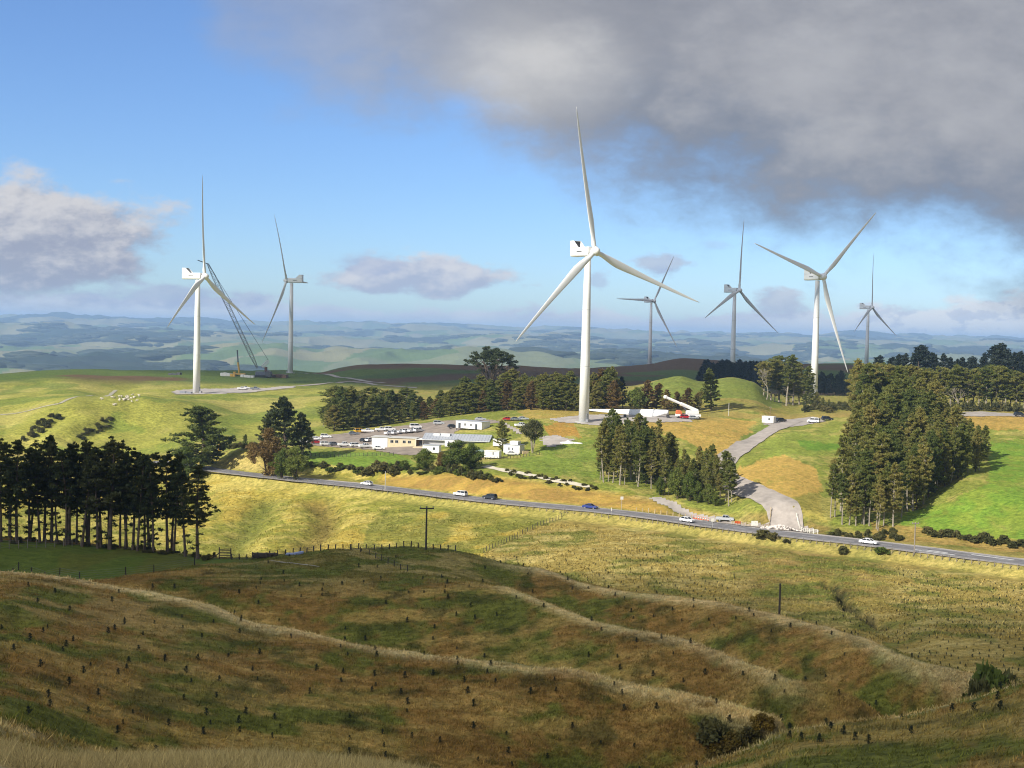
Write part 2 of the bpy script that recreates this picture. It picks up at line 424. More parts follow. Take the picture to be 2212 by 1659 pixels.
class MB:
    """collects shapes into one mesh"""
    def __init__(s): s.v, s.f, s.m = [], [], []
    def add(s, vs, fs, m=0):
        b = len(s.v); s.v += [tuple(v) for v in vs]; s.f += [tuple(b + i for i in f) for f in fs]; s.m += [m] * len(fs)
        return s
    def box(s, x0, x1, y0, y1, z0, z1, m=0, mat4=None):
        vs = [Vector((x, y, z)) for z in (z0, z1) for y in (y0, y1) for x in (x0, x1)]
        if mat4 is not None: vs = [mat4 @ v for v in vs]
        return s.add(vs, [(0, 2, 3, 1), (4, 5, 7, 6), (0, 1, 5, 4), (2, 6, 7, 3), (0, 4, 6, 2), (1, 3, 7, 5)], m)
    def prism(s, prof, y0, y1, m=0, inset=None):
        """prof: list of (x,z); extruded in y. inset(z)->how far the side leans in"""
        n = len(prof); ins = inset or (lambda z: 0)
        a = [(x, y0 + ins(z), z) for x, z in prof]; b = [(x, y1 - ins(z), z) for x, z in prof]
        return s.add(a + b, [tuple(range(n)), tuple(range(2 * n - 1, n - 1, -1))] + [(i, n + i, n + (i + 1) % n, (i + 1) % n) for i in range(n)], m)
    def tube(s, pts, rad, n=8, m=0, cap=True):
        pts = [Vector(p) for p in pts]
        rad = rad if isinstance(rad, (list, tuple)) else [rad] * len(pts)
        rings = []
        for i, p in enumerate(pts):
            d = (pts[min(i + 1, len(pts) - 1)] - pts[max(i - 1, 0)]).normalized()
            a = d.cross(Vector((0, 0, 1)) if abs(d.z) < 0.95 else Vector((1, 0, 0))).normalized(); b = d.cross(a)
            rings.append([p + (a * math.cos(2 * PI * k / n) + b * math.sin(2 * PI * k / n)) * rad[i] for k in range(n)])
        fs = []
        for i in range(len(pts) - 1):
            for k in range(n):
                fs.append((i * n + k, i * n + (k + 1) % n, (i + 1) * n + (k + 1) % n, (i + 1) * n + k))
        if cap: fs += [tuple(range(n - 1, -1, -1)), tuple(range((len(pts) - 1) * n, len(pts) * n))]
        return s.add([v for r in rings for v in r], fs, m)
    def ball(s, c, rx, ry, rz, n=10, k=6, m=0):
        vs = [(c[0], c[1], c[2] - rz)]
        for i in range(1, k):
            t = PI * i / k - PI / 2
            vs += [(c[0] + rx * math.cos(t) * math.cos(2 * PI * j / n), c[1] + ry * math.cos(t) * math.sin(2 * PI * j / n), c[2] + rz * math.sin(t)) for j in range(n)]
        vs.append((c[0], c[1], c[2] + rz))
        fs = [(0, 1 + (j + 1) % n, 1 + j) for j in range(n)]
        for i in range(k - 2):
            fs += [(1 + i * n + j, 1 + i * n + (j + 1) % n, 1 + (i + 1) * n + (j + 1) % n, 1 + (i + 1) * n + j) for j in range(n)]
        e = len(vs) - 1; b = 1 + (k - 2) * n
        fs += [(b + j, b + (j + 1) % n, e) for j in range(n)]
        return s.add(vs, fs, m)
    def xform(s, M):
        s.v = [tuple(M @ Vector(v)) for v in s.v]; return s
    def mesh(s, name, mats, smooth_=False, bevel=0):
        if not isinstance(mats, (list, tuple)): mats = [mats]
        me = bpy.data.meshes.new(name); me.from_pydata(s.v, [], s.f)
        for m in mats: me.materials.append(m)
        me.polygons.foreach_set('material_index', s.m)
        import bmesh
        bm = bmesh.new(); bm.from_mesh(me)
        bmesh.ops.recalc_face_normals(bm, faces=bm.faces[:])
        if bevel: bmesh.ops.bevel(bm, geom=bm.edges[:], offset=bevel, segments=2, profile=0.6, affect='EDGES', clamp_overlap=True)
        bm.to_mesh(me); bm.free()
        if smooth_: me.polygons.foreach_set('use_smooth', [True] * len(me.polygons))
        me.update()
        return me
    def obj(s, name, mats, parent=None, loc=None, rotz=None, smooth_=False, bevel=0):
        return link(name, s.mesh(name, mats, smooth_, bevel), parent, loc, rotz)

# ------------------------------------------------------------------ what covers the land (albedo per vertex)
pu, pv = project(np.stack([GX, GY, GZ], -1))
def mixc(c, rgb, w):
    return c * (1 - w[..., None]) + np.array(rgb)[None, None, :] * w[..., None]
n_big, n_mid, n_sm = fbm(GX, GY, 26, 4, 101), fbm(GX, GY, 7, 4, 102), fbm(GX, GY, 1.6, 3, 103)
str_ = fbm(GX * 0.55 + GY * 0.2, GY * 1.4, 4.5, 4, 104)      # clumps drawn out across the slope
shp = GX.shape
cov = np.zeros(shp + (3,)); alpha = np.ones(shp)
BROWN, GREEN, LIT_STRAW = (.275, .170, .057), (.11, .15, .03), (.76, .60, .37)
cov[:] = np.array(BROWN)
gw = smooth(.43, .57, 0.55 * n_mid + 0.45 * n_big + 0.25 * (n_sm - .5))
cov = mixc(cov, GREEN, gw * 0.8)
cov = mixc(cov, (.42, .29, .11), smooth(.46, .62, str_) * 0.7)
cov = mixc(cov, (.05, .06, .018), smooth(.58, .72, fbm(GX, GY, 3.1, 4, 109)) * .6)
# pale dry grass on the crests, its colour brightened to paint their sunlit rims
Lr = {k: LR[LI[k]][None, :] for k in ('a', 'b', 'c', 'n1', 'n3')}
uu = pu
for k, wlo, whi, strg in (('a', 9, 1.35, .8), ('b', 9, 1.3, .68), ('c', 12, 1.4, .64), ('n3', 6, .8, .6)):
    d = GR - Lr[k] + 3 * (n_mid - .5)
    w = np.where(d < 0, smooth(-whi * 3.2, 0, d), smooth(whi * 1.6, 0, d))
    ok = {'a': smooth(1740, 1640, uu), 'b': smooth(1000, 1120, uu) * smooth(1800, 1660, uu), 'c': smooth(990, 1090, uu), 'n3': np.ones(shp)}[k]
    cov = mixc(cov, LIT_STRAW, w * strg * ok * smooth(.25, .5, n_sm + .15))
uphill = smooth(26, 4, np.abs(GR - Lr['a'] + 12)) * smooth(760, 200, uu)
cov = mixc(cov, (.36, .27, .13), uphill * .55 * smooth(.42, .56, str_))
cov = mixc(cov, (.50, .40, .23), smooth(40, 32, GR) * .9)
# green top of the near hill, then the smooth paddock at the left
hill = smooth(Lr['b'] - 8, Lr['b'] + 14, GR) * smooth(Lr['c'] + 6, Lr['c'], GR) * smooth(420, 560, uu) * smooth(1180, 1000, uu)
cov = mixc(cov, (.15, .17, .045), hill * .62)
cov = mixc(cov, (.40, .32, .15), hill * smooth(.5, .62, str_) * .7)
pad = inpoly(pu, pv, [(-300, 1140), (0, 1166), (200, 1178), (431, 1204), (560, 1212), (500, 1216), (420, 1220), (330, 1236), (250, 1247), (165, 1257), (0, 1237), (-300, 1205)]) & (GR > 180) & (GR < 232)
pw = np.where(pad, 0.92, 0.0)
cov = mixc(cov, (.11, .165, .03), pw); cov = mixc(cov, (.15, .15, .035), pw * smooth(.48, .62, n_mid) * .7); alpha = np.where(pad, .45, alpha)
# the bowl behind (sun-lit grass) and the planted field
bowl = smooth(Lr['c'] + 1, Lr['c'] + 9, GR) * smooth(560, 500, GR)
fieldline = (pv - 1195) - (pu - 1045) * (1108 - 1195) / (1220 - 1045)
plant = smooth(-3, 3, (pu - 1045) * 0.5 + (pv - 1195)) * smooth(1030, 1060, uu)
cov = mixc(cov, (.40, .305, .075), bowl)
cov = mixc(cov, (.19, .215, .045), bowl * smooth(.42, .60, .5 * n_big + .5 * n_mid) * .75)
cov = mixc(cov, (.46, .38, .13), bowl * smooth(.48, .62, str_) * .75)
pl = bowl * (GR < rr(1100)) * np.where((uu > 1045) & ((pv - 1195) * 175 + (uu - 1045) * 87 > 0), 1.0, 0.0)
cov = mixc(cov, (.315, .24, .088), pl * .85); cov = mixc(cov, (.15, .165, .04), pl * smooth(.47, .62, n_mid) * .8)
cov = mixc(cov, (.45, .36, .16), pl * smooth(.5, .64, str_) * .7)
rightdip = pl * smooth(1560, 1660, uu) * smooth(1960, 1880, uu) * smooth(1330, 1270, pv)
cov = mixc(cov, (.125, .15, .035), rightdip * .6 * smooth(.35, .55, n_mid + .1)); cov = mixc(cov, (.22, .13, .05), rightdip * .5 * smooth(.55, .65, str_))
og = inpoly(pu, pv, [(860, 1085), (1000, 1085), (1215, 1108), (1045, 1195), (960, 1195), (780, 1190), (800, 1120)]) & (GR > 232)
cov = mixc(cov, (.155, .17, .038), og * .7 * smooth(.3, .5, n_mid))
for pts, wd, c in ((STREAM, 1.5, (.02, .022, .012)), (GULLY, 5, (.2, .15, .05)), (GULLY2, 5, (.17, .18, .045))):
    cov = mixc(cov, c, np.exp(-(polydist(GX + 2 * (n_sm - .5), GY, pts) / wd) ** 2) * .85)
# road verge
vg = smooth(13, 7, np.abs(GR - (LR[LI['g']] + LR[LI['h']])[None, :] / 2))
cov = mixc(cov, (.34, .29, .10), vg * .7)
# clay cutting above the road, brown at its foot
LI_, LH_ = LR[LI['i']][None, :], LR[LI['h']][None, :]
bank = smooth(LH_ + 1.5, LH_ + 3, GR) * smooth(LI_ + 5, LI_ - 1, GR + 4 * (n_mid - .5)) 
bk = bank * smooth(800, 860, uu) * smooth(1470, 1420, uu)
cov = mixc(cov, (.42, .275, .08), bk); cov = mixc(cov, (.26, .165, .06), bk * smooth(.45, .6, str_) * .7); alpha = np.where(bk > .5, .5, alpha)
b2 = bank * smooth(470, 500, uu) * smooth(760, 560, uu)
cov = mixc(cov, (.42, .33, .14), b2 * .8)
# plateau: green banks and paddock
flatp = smooth(LI_ + 4, LI_ + 7, GR) * smooth(LR[LI['m']][None, :] + 15, LR[LI['m']][None, :] - 5, GR)
cov = mixc(cov, (.20, .235, .05), flatp * .9); cov = mixc(cov, (.40, .34, .12), flatp * smooth(.5, .62, n_mid) * .75)
def region(poly, rmin, rmax, rgb, w=.95, edge=2.5, al=None):
    global cov, alpha
    m = inpoly(pu + 26 * (n_mid - .5) + 10 * (n_sm - .5), pv + 8 * (n_sm - .5) + 9 * (n_mid - .5), poly) & (GR > rmin) & (GR < rmax)
    m = m * (.35 + .65 * smooth(.28, .46, .5 * n_sm + .5 * str_))
    cov = mixc(cov, rgb, m * w)
    if al is not None: alpha = np.where(m > .3, al + .3, alpha)
    return m
region([(640, 975), (850, 978), (900, 1000), (840, 1012), (680, 1006), (640, 990)], 430, 500, (.155, .25, .04), .85)
region([(1100, 1005), (1180, 960), (1300, 945), (1310, 1040), (1200, 1026)], 400, 520, (.17, .25, .045), .6)
region([(1120, 890), (1190, 868), (1420, 885), (1420, 905), (1160, 915)], 515, 600, (.40, .28, .09), .8, al=.5)
region([(1168, 917), (1240, 914), (1258, 946), (1180, 940)], 460, 520, (.40, .225, .06), .95, al=.4)
region([(1380, 908), (1480, 900), (1560, 898), (1640, 912), (1600, 950), (1560, 998), (1480, 950), (1400, 930)], 430, 540, (.46, .305, .095), .95, al=.5)
region([(1600, 945), (1650, 915), (1690, 908), (1645, 945), (1580, 990)], 430, 545, (.15, .21, .045), .7)
region([(1640, 960), (1700, 935), (1840, 945), (1830, 990), (1760, 985), (1700, 990), (1650, 990)], 440, 520, (.24, .29, .06), .8)
region([(1720, 950), (1830, 960), (1830, 975), (1740, 972)], 440, 520, (.13, .25, .035), .85, al=.5)
region([(1580, 1020), (1640, 990), (1700, 985), (1760, 1010), (1780, 1060), (1700, 1075), (1620, 1065)], 360, 470, (.47, .31, .098), .95, al=.4)
region([(1590, 1060), (1700, 1070), (1770, 1062), (1790, 1130), (1740, 1118), (1680, 1095)], 340, 420, (.30, .25, .07), .8)
region([(1560, 890), (1680, 895), (1850, 880), (1860, 900), (1760, 905), (1690, 908), (1560, 900)], 535, 680, (.36, .27, .095), .9, al=.6)
region([(1400, 880), (1560, 885), (1560, 910), (1400, 910)], 515, 570, (.36, .28, .10), .7)
fld = region([(1940, 1133), (1960, 1108), (2050, 1085), (2135, 1042), (2140, 955), (2500, 935), (2500, 1185), (2212, 1180), (2100, 1160)], 320, 500, (.165, .27, .042), .97, al=.45)
cov = mixc(cov, (.225, .275, .05), fld * smooth(.45, .62, n_mid) * .7)
region([(1880, 1130), (1945, 1135), (2100, 1160), (2500, 1190), (2500, 1240), (2212, 1196), (2000, 1172), (1886, 1166)], 315, 370, (.33, .22, .08), .8)
region([(2060, 898), (2500, 900), (2500, 935), (2080, 925)], 495, 560, (.46, .30, .095), .95, al=.6)
region([(2060, 882), (2500, 885), (2500, 895), (2060, 893)], 520, 605, (.38, .29, .12), .8, al=.6)
# left hills, sheep knoll, turbine pad
lhill = smooth(535, 560, GR) * smooth(860, 790, GR) * smooth(760, 690, uu)
cov = mixc(cov, (.30, .295, .07), lhill); cov = mixc(cov, (.39, .345, .115), lhill * smooth(.46, .62, fbm(GX, GY, 30, 4, 121)) * .85)
cov = mixc(cov, (.15, .205, .04), lhill * smooth(.5, .62, fbm(GX, GY, 22, 4, 122)) * .7)
mnd = inpoly(pu, pv, [(1350, 850), (1420, 805), (1680, 805), (1690, 880), (1560, 890), (1400, 890)]) & (GR > 600) & (GR < 700)
cov = mixc(cov, (.175, .215, .05), mnd * .9)
rest = smooth(560, 590, GR) * smooth(900, 820, GR) * smooth(690, 760, uu)
cov = mixc(cov, (.25, .24, .065), rest * .9 * (1 - mnd)); cov = mixc(cov, (.33, .25, .09), rest * (1 - mnd) * smooth(.5, .6, n_mid) * .7)
# dark hills behind
dk = smooth(760, 850, GR) * smooth(2600, 1800, GR)
cov = mixc(cov, (.095, .135, .032), dk)
hth = dk * smooth(.45, .52, fbm(GX, GY, 130, 4, 131) + .13 * smooth(900, 1200, uu) - .2 * smooth(850, 600, uu))
cov = mixc(cov, (.135, .075, .05), hth * .9)
# far country: patchwork of pasture
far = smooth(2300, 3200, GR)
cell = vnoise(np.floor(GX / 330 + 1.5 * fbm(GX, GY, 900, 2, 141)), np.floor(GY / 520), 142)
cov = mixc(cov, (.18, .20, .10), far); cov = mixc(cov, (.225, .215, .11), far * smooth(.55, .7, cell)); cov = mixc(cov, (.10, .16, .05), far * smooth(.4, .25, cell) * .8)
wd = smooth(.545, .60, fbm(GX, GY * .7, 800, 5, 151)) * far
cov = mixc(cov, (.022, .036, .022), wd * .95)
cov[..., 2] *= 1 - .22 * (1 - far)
cov = np.clip(cov * (0.88 + 0.24 * n_sm[..., None]), 0, 1)
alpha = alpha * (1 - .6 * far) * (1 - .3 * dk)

nr, nc = GR.shape
idx = np.arange(nr * nc).reshape(nr, nc)
j2 = np.roll(idx, -1, axis=1)
quads = np.stack([idx[:-1], j2[:-1], j2[1:], idx[1:]], -1).reshape(-1, 4)[:, ::-1]
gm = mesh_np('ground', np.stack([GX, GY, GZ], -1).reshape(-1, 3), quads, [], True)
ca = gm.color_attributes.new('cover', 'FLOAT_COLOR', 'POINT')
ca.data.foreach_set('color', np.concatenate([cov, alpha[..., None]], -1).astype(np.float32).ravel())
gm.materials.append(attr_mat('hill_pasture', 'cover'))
ground = tag(link('ground', gm), 'rolling pasture and scrubby hills reaching to the far ranges', 'ground', None, 'structure')

# ------------------------------------------------------------------ sheets laid on the land: road, tracks, pads
def smooth_path(pts, step=2.0):
    pts = np.array(pts, float)
    s = np.concatenate([[0], np.cumsum(np.hypot(*np.diff(pts, axis=0).T))])
    q = np.linspace(0, s[-1], max(4, int(s[-1] / step)))
    return np.stack([pchip(s, pts[:, 0], q), pchip(s, pts[:, 1], q)], -1)

def strip_mesh(name, path, o0, o1, zoff, material, nac=4, fixedz=None, wob=0.0):
    t = np.gradient(path, axis=0); t /= np.linalg.norm(t, axis=1)[:, None] + 1e-9
    nrm = np.stack([t[:, 1], -t[:, 0]], -1)
    vs = []
    for i, p in enumerate(path):
        for k in range(nac + 1):
            a = o0 + (o1 - o0) * k / nac
            if wob and k in (0, nac): a += wob * (float(fbm(p[0], p[1], 4, 2, 5 + k)) - .5)
            x, y = p + nrm[i] * a
            z = fixedz if fixedz is not None else hgt(x, y)
            vs.append((x, y, z + zoff))
    vs = np.array(vs)
    n = nac + 1
    if fixedz is None:
        zz = vs[:, 2].reshape(-1, n)
        z2 = np.concatenate([zz[:1], zz, zz[-1:]]); vs[:, 2] = np.maximum(zz, (z2[:-2] + z2[2:] + zz) / 3).ravel()
    fs = np.array([(i * n + k, i * n + k + 1, (i + 1) * n + k + 1, (i + 1) * n + k) for i in range(len(path) - 1) for k in range(nac)])
    return mesh_np(name, vs, fs, [material], True)

def strip(name, pts, width, zoff, material, label, cat, nac=4, fixedz=None, step=2.0, wob=0.0):
    path = smooth_path(pts, step)
    o = link(name, strip_mesh(name, path, -width / 2, width / 2, zoff, material, nac, fixedz, wob))
    return tag(o, label, cat, None, 'structure'), path

def patch(name, poly_uv, zoff, material, label, step=1.5, rmin=0, xy=None):
    """a gravel area: a sheet over the land inside an outline"""
    pts = xy or [hit(u, v, rmin)[:2] for u, v in poly_uv]
    xs = np.array([p[0] for p in pts]); ys = np.array([p[1] for p in pts])
    gx = np.arange(xs.min(), xs.max() + step, step); gy = np.arange(ys.min(), ys.max() + step, step)
    X, Y = np.meshgrid(gx, gy, indexing='ij')
    ins = inpoly(X + 1.5 * (fbm(X, Y, 4, 2, 3) - .5), Y + 1.5 * (fbm(X, Y, 4, 2, 4) - .5), pts)
    vid = -np.ones(X.shape, int); vs, fs = [], []
    def V(i, j):
        if vid[i, j] < 0:
            vid[i, j] = len(vs); vs.append((X[i, j], Y[i, j], hgt(X[i, j], Y[i, j]) + zoff))
        return vid[i, j]
    for i in range(X.shape[0] - 1):
        for j in range(X.shape[1] - 1):
            if ins[i, j] and ins[i + 1, j] and ins[i, j + 1] and ins[i + 1, j + 1]:
                fs.append((V(i, j), V(i + 1, j), V(i + 1, j + 1), V(i, j + 1)))
    o = link(name, mesh_np(name, np.array(vs), np.array(fs), [material], True))
    return tag(o, label, name.replace('_', ' '), None, 'structure')

asphalt = mat('asphalt', (.15, .145, .15), .85, 0, .22, .25)
gravel = mat('gravel', (.34, .30, .26), .95, 0, .22, .35)
palegravel = mat('pale_gravel', (.38, .34, .30), .95, 0, .2, .3)
white_line = mat('road_paint', (.75, .75, .72), .7, 0, .1, 2)
road_pts = [(r * math.sin(azi(u)), r * math.cos(azi(u))) for u, r in ROAD_R if u >= 330]
xr, yr = at(330, rr(330)); x2, y2 = at(436, 515)
road, road_path = strip('road', road_pts, 8.2, 0.05, asphalt, 'grey sealed two lane road running along the foot of the hill', 'road', 4, ROADZ)
for nm, o0, o1 in (('road_shoulder', -5.6, -4.1), ('road_shoulder', 4.1, 5.4)):
    link(nm, strip_mesh(nm, road_path, o0, o1, 0.03, palegravel, 2, ROADZ, .9), road)
for nm, o0, o1 in (('wheel_track', -2.9, -2.2), ('wheel_track', -1.3, -.6), ('wheel_track', .7, 1.4), ('wheel_track', 2.3, 3.0)):
    link(nm, strip_mesh(nm, road_path, o0, o1, 0.056, mat('worn_asphalt', (.215, .205, .205), .8, 0, .25, .3), 1, ROADZ, .25), road)
for nm, o0, o1 in (('edge_line', -3.75, -3.55), ('edge_line', 3.55, 3.75)):
    link(nm, strip_mesh(nm, road_path, o0, o1, 0.062, white_line, 1, ROADZ), road)
dm = MB()
cum = 0
for i in range(0, len(road_path) - 4, 5):
    a, b = road_path[i], road_path[i + 2]
    t = (b - a) / np.linalg.norm(b - a); n = np.array([t[1], -t[0]]) * .08
    dm.add([(*(a - n), ROADZ + .062), (*(b - n), ROADZ + .062), (*(b + n), ROADZ + .062), (*(a + n), ROADZ + .062)], [(0, 1, 2, 3)])
dm.obj('centre_dashes', white_line, road)
tm = MB()
for s0, s1, off in ((1990, 2080, 1.9), (2105, 2200, -1.6), (2010, 2060, .3)):
    for (ua, ub) in ((s0, s1),):
        a = np.array(at(ua, rr(ua))); b = np.array(at(ub, rr(ub))); t = (b - a) / np.linalg.norm(b - a); n = np.array([t[1], -t[0]])
        q = [a + n * (off - .45), b + n * (off - .1), b + n * (off + .45), a + n * (off + .1)]
        tm.add([(*p, ROADZ + .066) for p in q], [(0, 1, 2, 3)])
tm.obj('painted_chevrons', white_line, road)

sr_pts = [at(1716, rr(1716) + 6), at(1698, 368), at(1668, 377), at(1634, 387), at(1602, 399), at(1577, 412), at(1565, 424), at(1563, 434), at(1570, 450), at(1592, 467), at(1622, 487), at(1652, 506), at(1684, 523), at(1712, 541)]
site_road, sr_path = strip('site_road', sr_pts, 8.8, 0.24, gravel, 'grey gravel site road winding up from the junction to the plateau', 'gravel road', 8, None, 2.0, 1.2)
patch('junction_gravel', [(1500, 1126), (1560, 1123), (1640, 1127), (1690, 1124), (1740, 1132), (1790, 1150), (1700, 1150), (1600, 1138), (1510, 1126)], .2, gravel, 'grey gravel apron where the site road meets the main road', 1.2, rr(1600) + 2)
patch('gravel_track', [(1395, 1075), (1425, 1072), (1500, 1104), (1560, 1118), (1520, 1126), (1470, 1112)], .10, palegravel, 'pale track slanting down beside the clay bank to the junction', 1.0, 366)
patch('car_park', [(650, 948), (740, 936), (830, 924), (960, 908), (1060, 906), (1090, 912), (1000, 926), (955, 962), (900, 985), (860, 984), (800, 973), (700, 966), (650, 960)], .12, mat('dirt_gravel', (.25, .205, .165), .95, 0, .25, .3), 'grey gravel car park around the site offices', 1.5, 440)
patch('gravel_lane', [(1070, 914), (1090, 912), (1140, 935), (1120, 940)], .12, gravel, 'gravel lane climbing past the white office hut', 1.2, 440)
patch('gravel_yard', [(1165, 945), (1205, 938), (1245, 950), (1200, 966), (1175, 968)], .12, palegravel, 'small grey gravel yard below the clay pad', 1.2, 440)
patch('turbine_pad', [(1180, 905), (1260, 896), (1500, 897), (1500, 912), (1420, 914), (1300, 921), (1262, 918), (1200, 912)], .14, palegravel, 'grey gravel hardstand at the foot of the tallest turbine', 1.5, 480)
patch('turbine_pad', [(365, 846), (420, 840), (560, 838), (640, 833), (640, 839), (560, 846), (440, 852), (375, 852)], .2, palegravel, 'pale gravel pad around the foot of the leftmost turbine', 2.0, 690)
patch('gravel_yard', [(2040, 896), (2060, 890), (2260, 894), (2260, 903), (2060, 900)], .12, gravel, 'grey gravel yard in front of the tall pine belt', 1.5, 500)
patch('gravel_yard', [(1640, 905), (1760, 900), (1790, 910), (1750, 918), (1690, 925), (1650, 918)], .13, gravel, 'gravel turning area at the top of the site road', 1.5, 500)
farmt = mat('farm_track', (.36, .33, .24), .95, 0, .2, .4)
strip('farm_track', [hit(1045, 1008, 400)[:2], hit(1085, 1016, 400)[:2], hit(1130, 1023, 395)[:2], hit(1180, 1034, 390)[:2], hit(1230, 1043, 390)[:2], hit(1275, 1052, 385)[:2]], 2.6, .16, mat('pale_track', (.55, .50, .38), .95, 0, .15, .6), 'pale straight track below the office huts', 'track', 3, None, 1.5, .8)
strip('farm_track', [hit(0, 896, 560)[:2], hit(60, 888, 560)[:2], hit(130, 872, 560)[:2], hit(200, 855, 560)[:2], hit(250, 843, 560)[:2]], 2.2, .15, farmt, 'faint farm track climbing the left hill to the sheep', 'track', 2, None, 2, .8)
strip('farm_track', [hit(640, 834, 700)[:2], hit(700, 829, 720)[:2], hit(760, 825, 720)[:2], hit(830, 833, 720)[:2], hit(900, 838, 720)[:2]], 5.0, .25, gravel, 'gravel track crossing the dark hill behind the car park trees', 'track', 3, None, 3, .8)
strip('farm_track', [hit(650, 806, 780)[:2], hit(720, 812, 780)[:2], hit(770, 820, 760)[:2], hit(830, 828, 750)[:2]], 4.0, .25, gravel, 'gravel track running down from the second turbine', 'track', 3, None, 3, .8)
strip('footpath', [hit(585, 1212)[:2], hit(620, 1216)[:2], hit(660, 1221)[:2], hit(690, 1225)[:2]], .45, .08, farmt, 'pale worn path beside the stacked timber', 'path', 2, None, 1, .4)
# ------------------------------------------------------------------ camera
cam = bpy.data.cameras.new('camera'); camo = bpy.data.objects.new('camera', cam); COL.objects.link(camo)
cam.sensor_width = 36; cam.lens = 36 * FP / 2212; cam.clip_start = 0.1; cam.clip_end = 80000
Mx = Matrix(((R_[0], U_[0], -F_[0], 0), (R_[1], U_[1], -F_[1], 0), (R_[2], U_[2], -F_[2], 0), (0, 0, 0, 1)))
camo.matrix_world = Mx
SC.camera = camo

# ------------------------------------------------------------------ sun, sky with clouds
SUN_EL, SUN_AZ = math.radians(34), math.radians(-130)     # azimuth from +Y (into the picture) towards +X
SUND = Vector((math.cos(SUN_EL) * math.sin(SUN_AZ), math.cos(SUN_EL) * math.cos(SUN_AZ), math.sin(SUN_EL)))
sl = bpy.data.lights.new('sun', 'SUN'); sl.energy = 4.6; sl.angle = math.radians(0.53); sl.color = (1.0, 0.94, 0.84)
so = bpy.data.objects.new('sun', sl); COL.objects.link(so)
so.rotation_euler = SUND.to_track_quat('Z', 'Y').to_euler()

w = bpy.data.worlds.new('World'); SC.world = w; w.use_nodes = True
nt = w.node_tree
for n in list(nt.nodes): nt.nodes.remove(n)
class S:
    """small expression builder over math nodes"""
    def __init__(s, sock): s.k = sock
    @staticmethod
    def op(o, *a):
        n = nt.nodes.new('ShaderNodeMath'); n.operation = o
        for i, x in enumerate(a):
            if isinstance(x, S): nt.links.new(x.k, n.inputs[i])
            else: n.inputs[i].default_value = float(x)
        return S(n.outputs[0])
    def __add__(s, o): return S.op('ADD', s, o)
    __radd__ = __add__
    def __sub__(s, o): return S.op('SUBTRACT', s, o)
    def __rsub__(s, o): return S.op('SUBTRACT', o, s)
    def __mul__(s, o): return S.op('MULTIPLY', s, o)
    __rmul__ = __mul__
    def __truediv__(s, o): return S.op('DIVIDE', s, o)
    def max(s, o): return S.op('MAXIMUM', s, o)
    def min(s, o): return S.op('MINIMUM', s, o)
    def sqrt(s): return S.op('SQRT', s)
def sstep(a, b, x):
    n = nt.nodes.new('ShaderNodeMapRange'); n.interpolation_type = 'SMOOTHSTEP'
    nt.links.new(x.k, n.inputs[0]); n.inputs[1].default_value = a; n.inputs[2].default_value = b
    return S(n.outputs[0])
def cmix(f, a, b):
    n = nt.nodes.new('ShaderNodeMix'); n.data_type = 'RGBA'
    if isinstance(f, S): nt.links.new(f.k, n.inputs[0])
    else: n.inputs[0].default_value = f
    for i, x in ((6, a), (7, b)):
        if isinstance(x, tuple): n.inputs[i].default_value = (*x, 1)
        else: nt.links.new(x, n.inputs[i])
    return n.outputs[2]
tc = nt.nodes.new('ShaderNodeTexCoord'); sep = nt.nodes.new('ShaderNodeSeparateXYZ'); nt.links.new(tc.outputs['Generated'], sep.inputs[0])
dx, dy, dz = S(sep.outputs[0]), S(sep.outputs[1]), S(sep.outputs[2])
yy = dy.max(0.06)
X, W = dx / yy, dz / yy
def wnoise(sx, sy, detail=7, rough=0.58, off=0.0, dist=0.0, du=0.0, dv=0.0):
    c = nt.nodes.new('ShaderNodeCombineXYZ')
    nt.links.new((X * sx + (off + du * sx)).k, c.inputs[0]); nt.links.new((W * sy + (off * .37 + dv * sy)).k, c.inputs[1]); c.inputs[2].default_value = off
    n = nt.nodes.new('ShaderNodeTexNoise'); n.inputs['Scale'].default_value = 1.0; n.inputs['Detail'].default_value = detail
    n.inputs['Roughness'].default_value = rough; n.inputs['Distortion'].default_value = dist
    nt.links.new(c.outputs[0], n.inputs['Vector'])
    return S(n.outputs['Fac'])
def curve(x, pts, x0, x1, y0, y1):
    n = nt.nodes.new('ShaderNodeFloatCurve'); c = n.mapping.curves[0]
    q = [((a - x0) / (x1 - x0), (b - y0) / (y1 - y0)) for a, b in pts]
    c.points[0].location = q[0]; c.points[1].location = q[-1]
    for p in q[1:-1]: c.points.new(*p)
    n.mapping.update()
    nt.links.new(((x - x0) / (x1 - x0)).k, n.inputs['Value'])
    return S(n.outputs[0]) * (y1 - y0) + y0
def XU(u): return (u - 1106) / FP
def WV(u, v): return (hor(u) - v) / FP
EXPO = 0.55
K = 2 ** -EXPO
def disp(r, g, b):
    """colour as the sky shows it (sRGB 0-255) turned into radiance"""
    f = lambda c: ((c / 255) / 12.92 if c < 10.3 else ((c / 255 + .055) / 1.055) ** 2.4)
    return (f(r) * K, f(g) * K, f(b) * K)
sky = nt.nodes.new('ShaderNodeTexSky'); sky.sky_type = 'NISHITA'; sky.sun_disc = False
sky.sun_elevation = SUN_EL; sky.sun_rotation = SUN_AZ; sky.altitude = 450; sky.air_density = 1.0; sky.dust_density = 0.4; sky.ozone_density = 1.5
sc_ = nt.nodes.new('ShaderNodeVectorMath'); sc_.operation = 'MULTIPLY'; nt.links.new(sky.outputs[0], sc_.inputs[0]); sc_.inputs[1].default_value = (SKYK := (.062, .080, .110))
col = sc_.outputs[0]
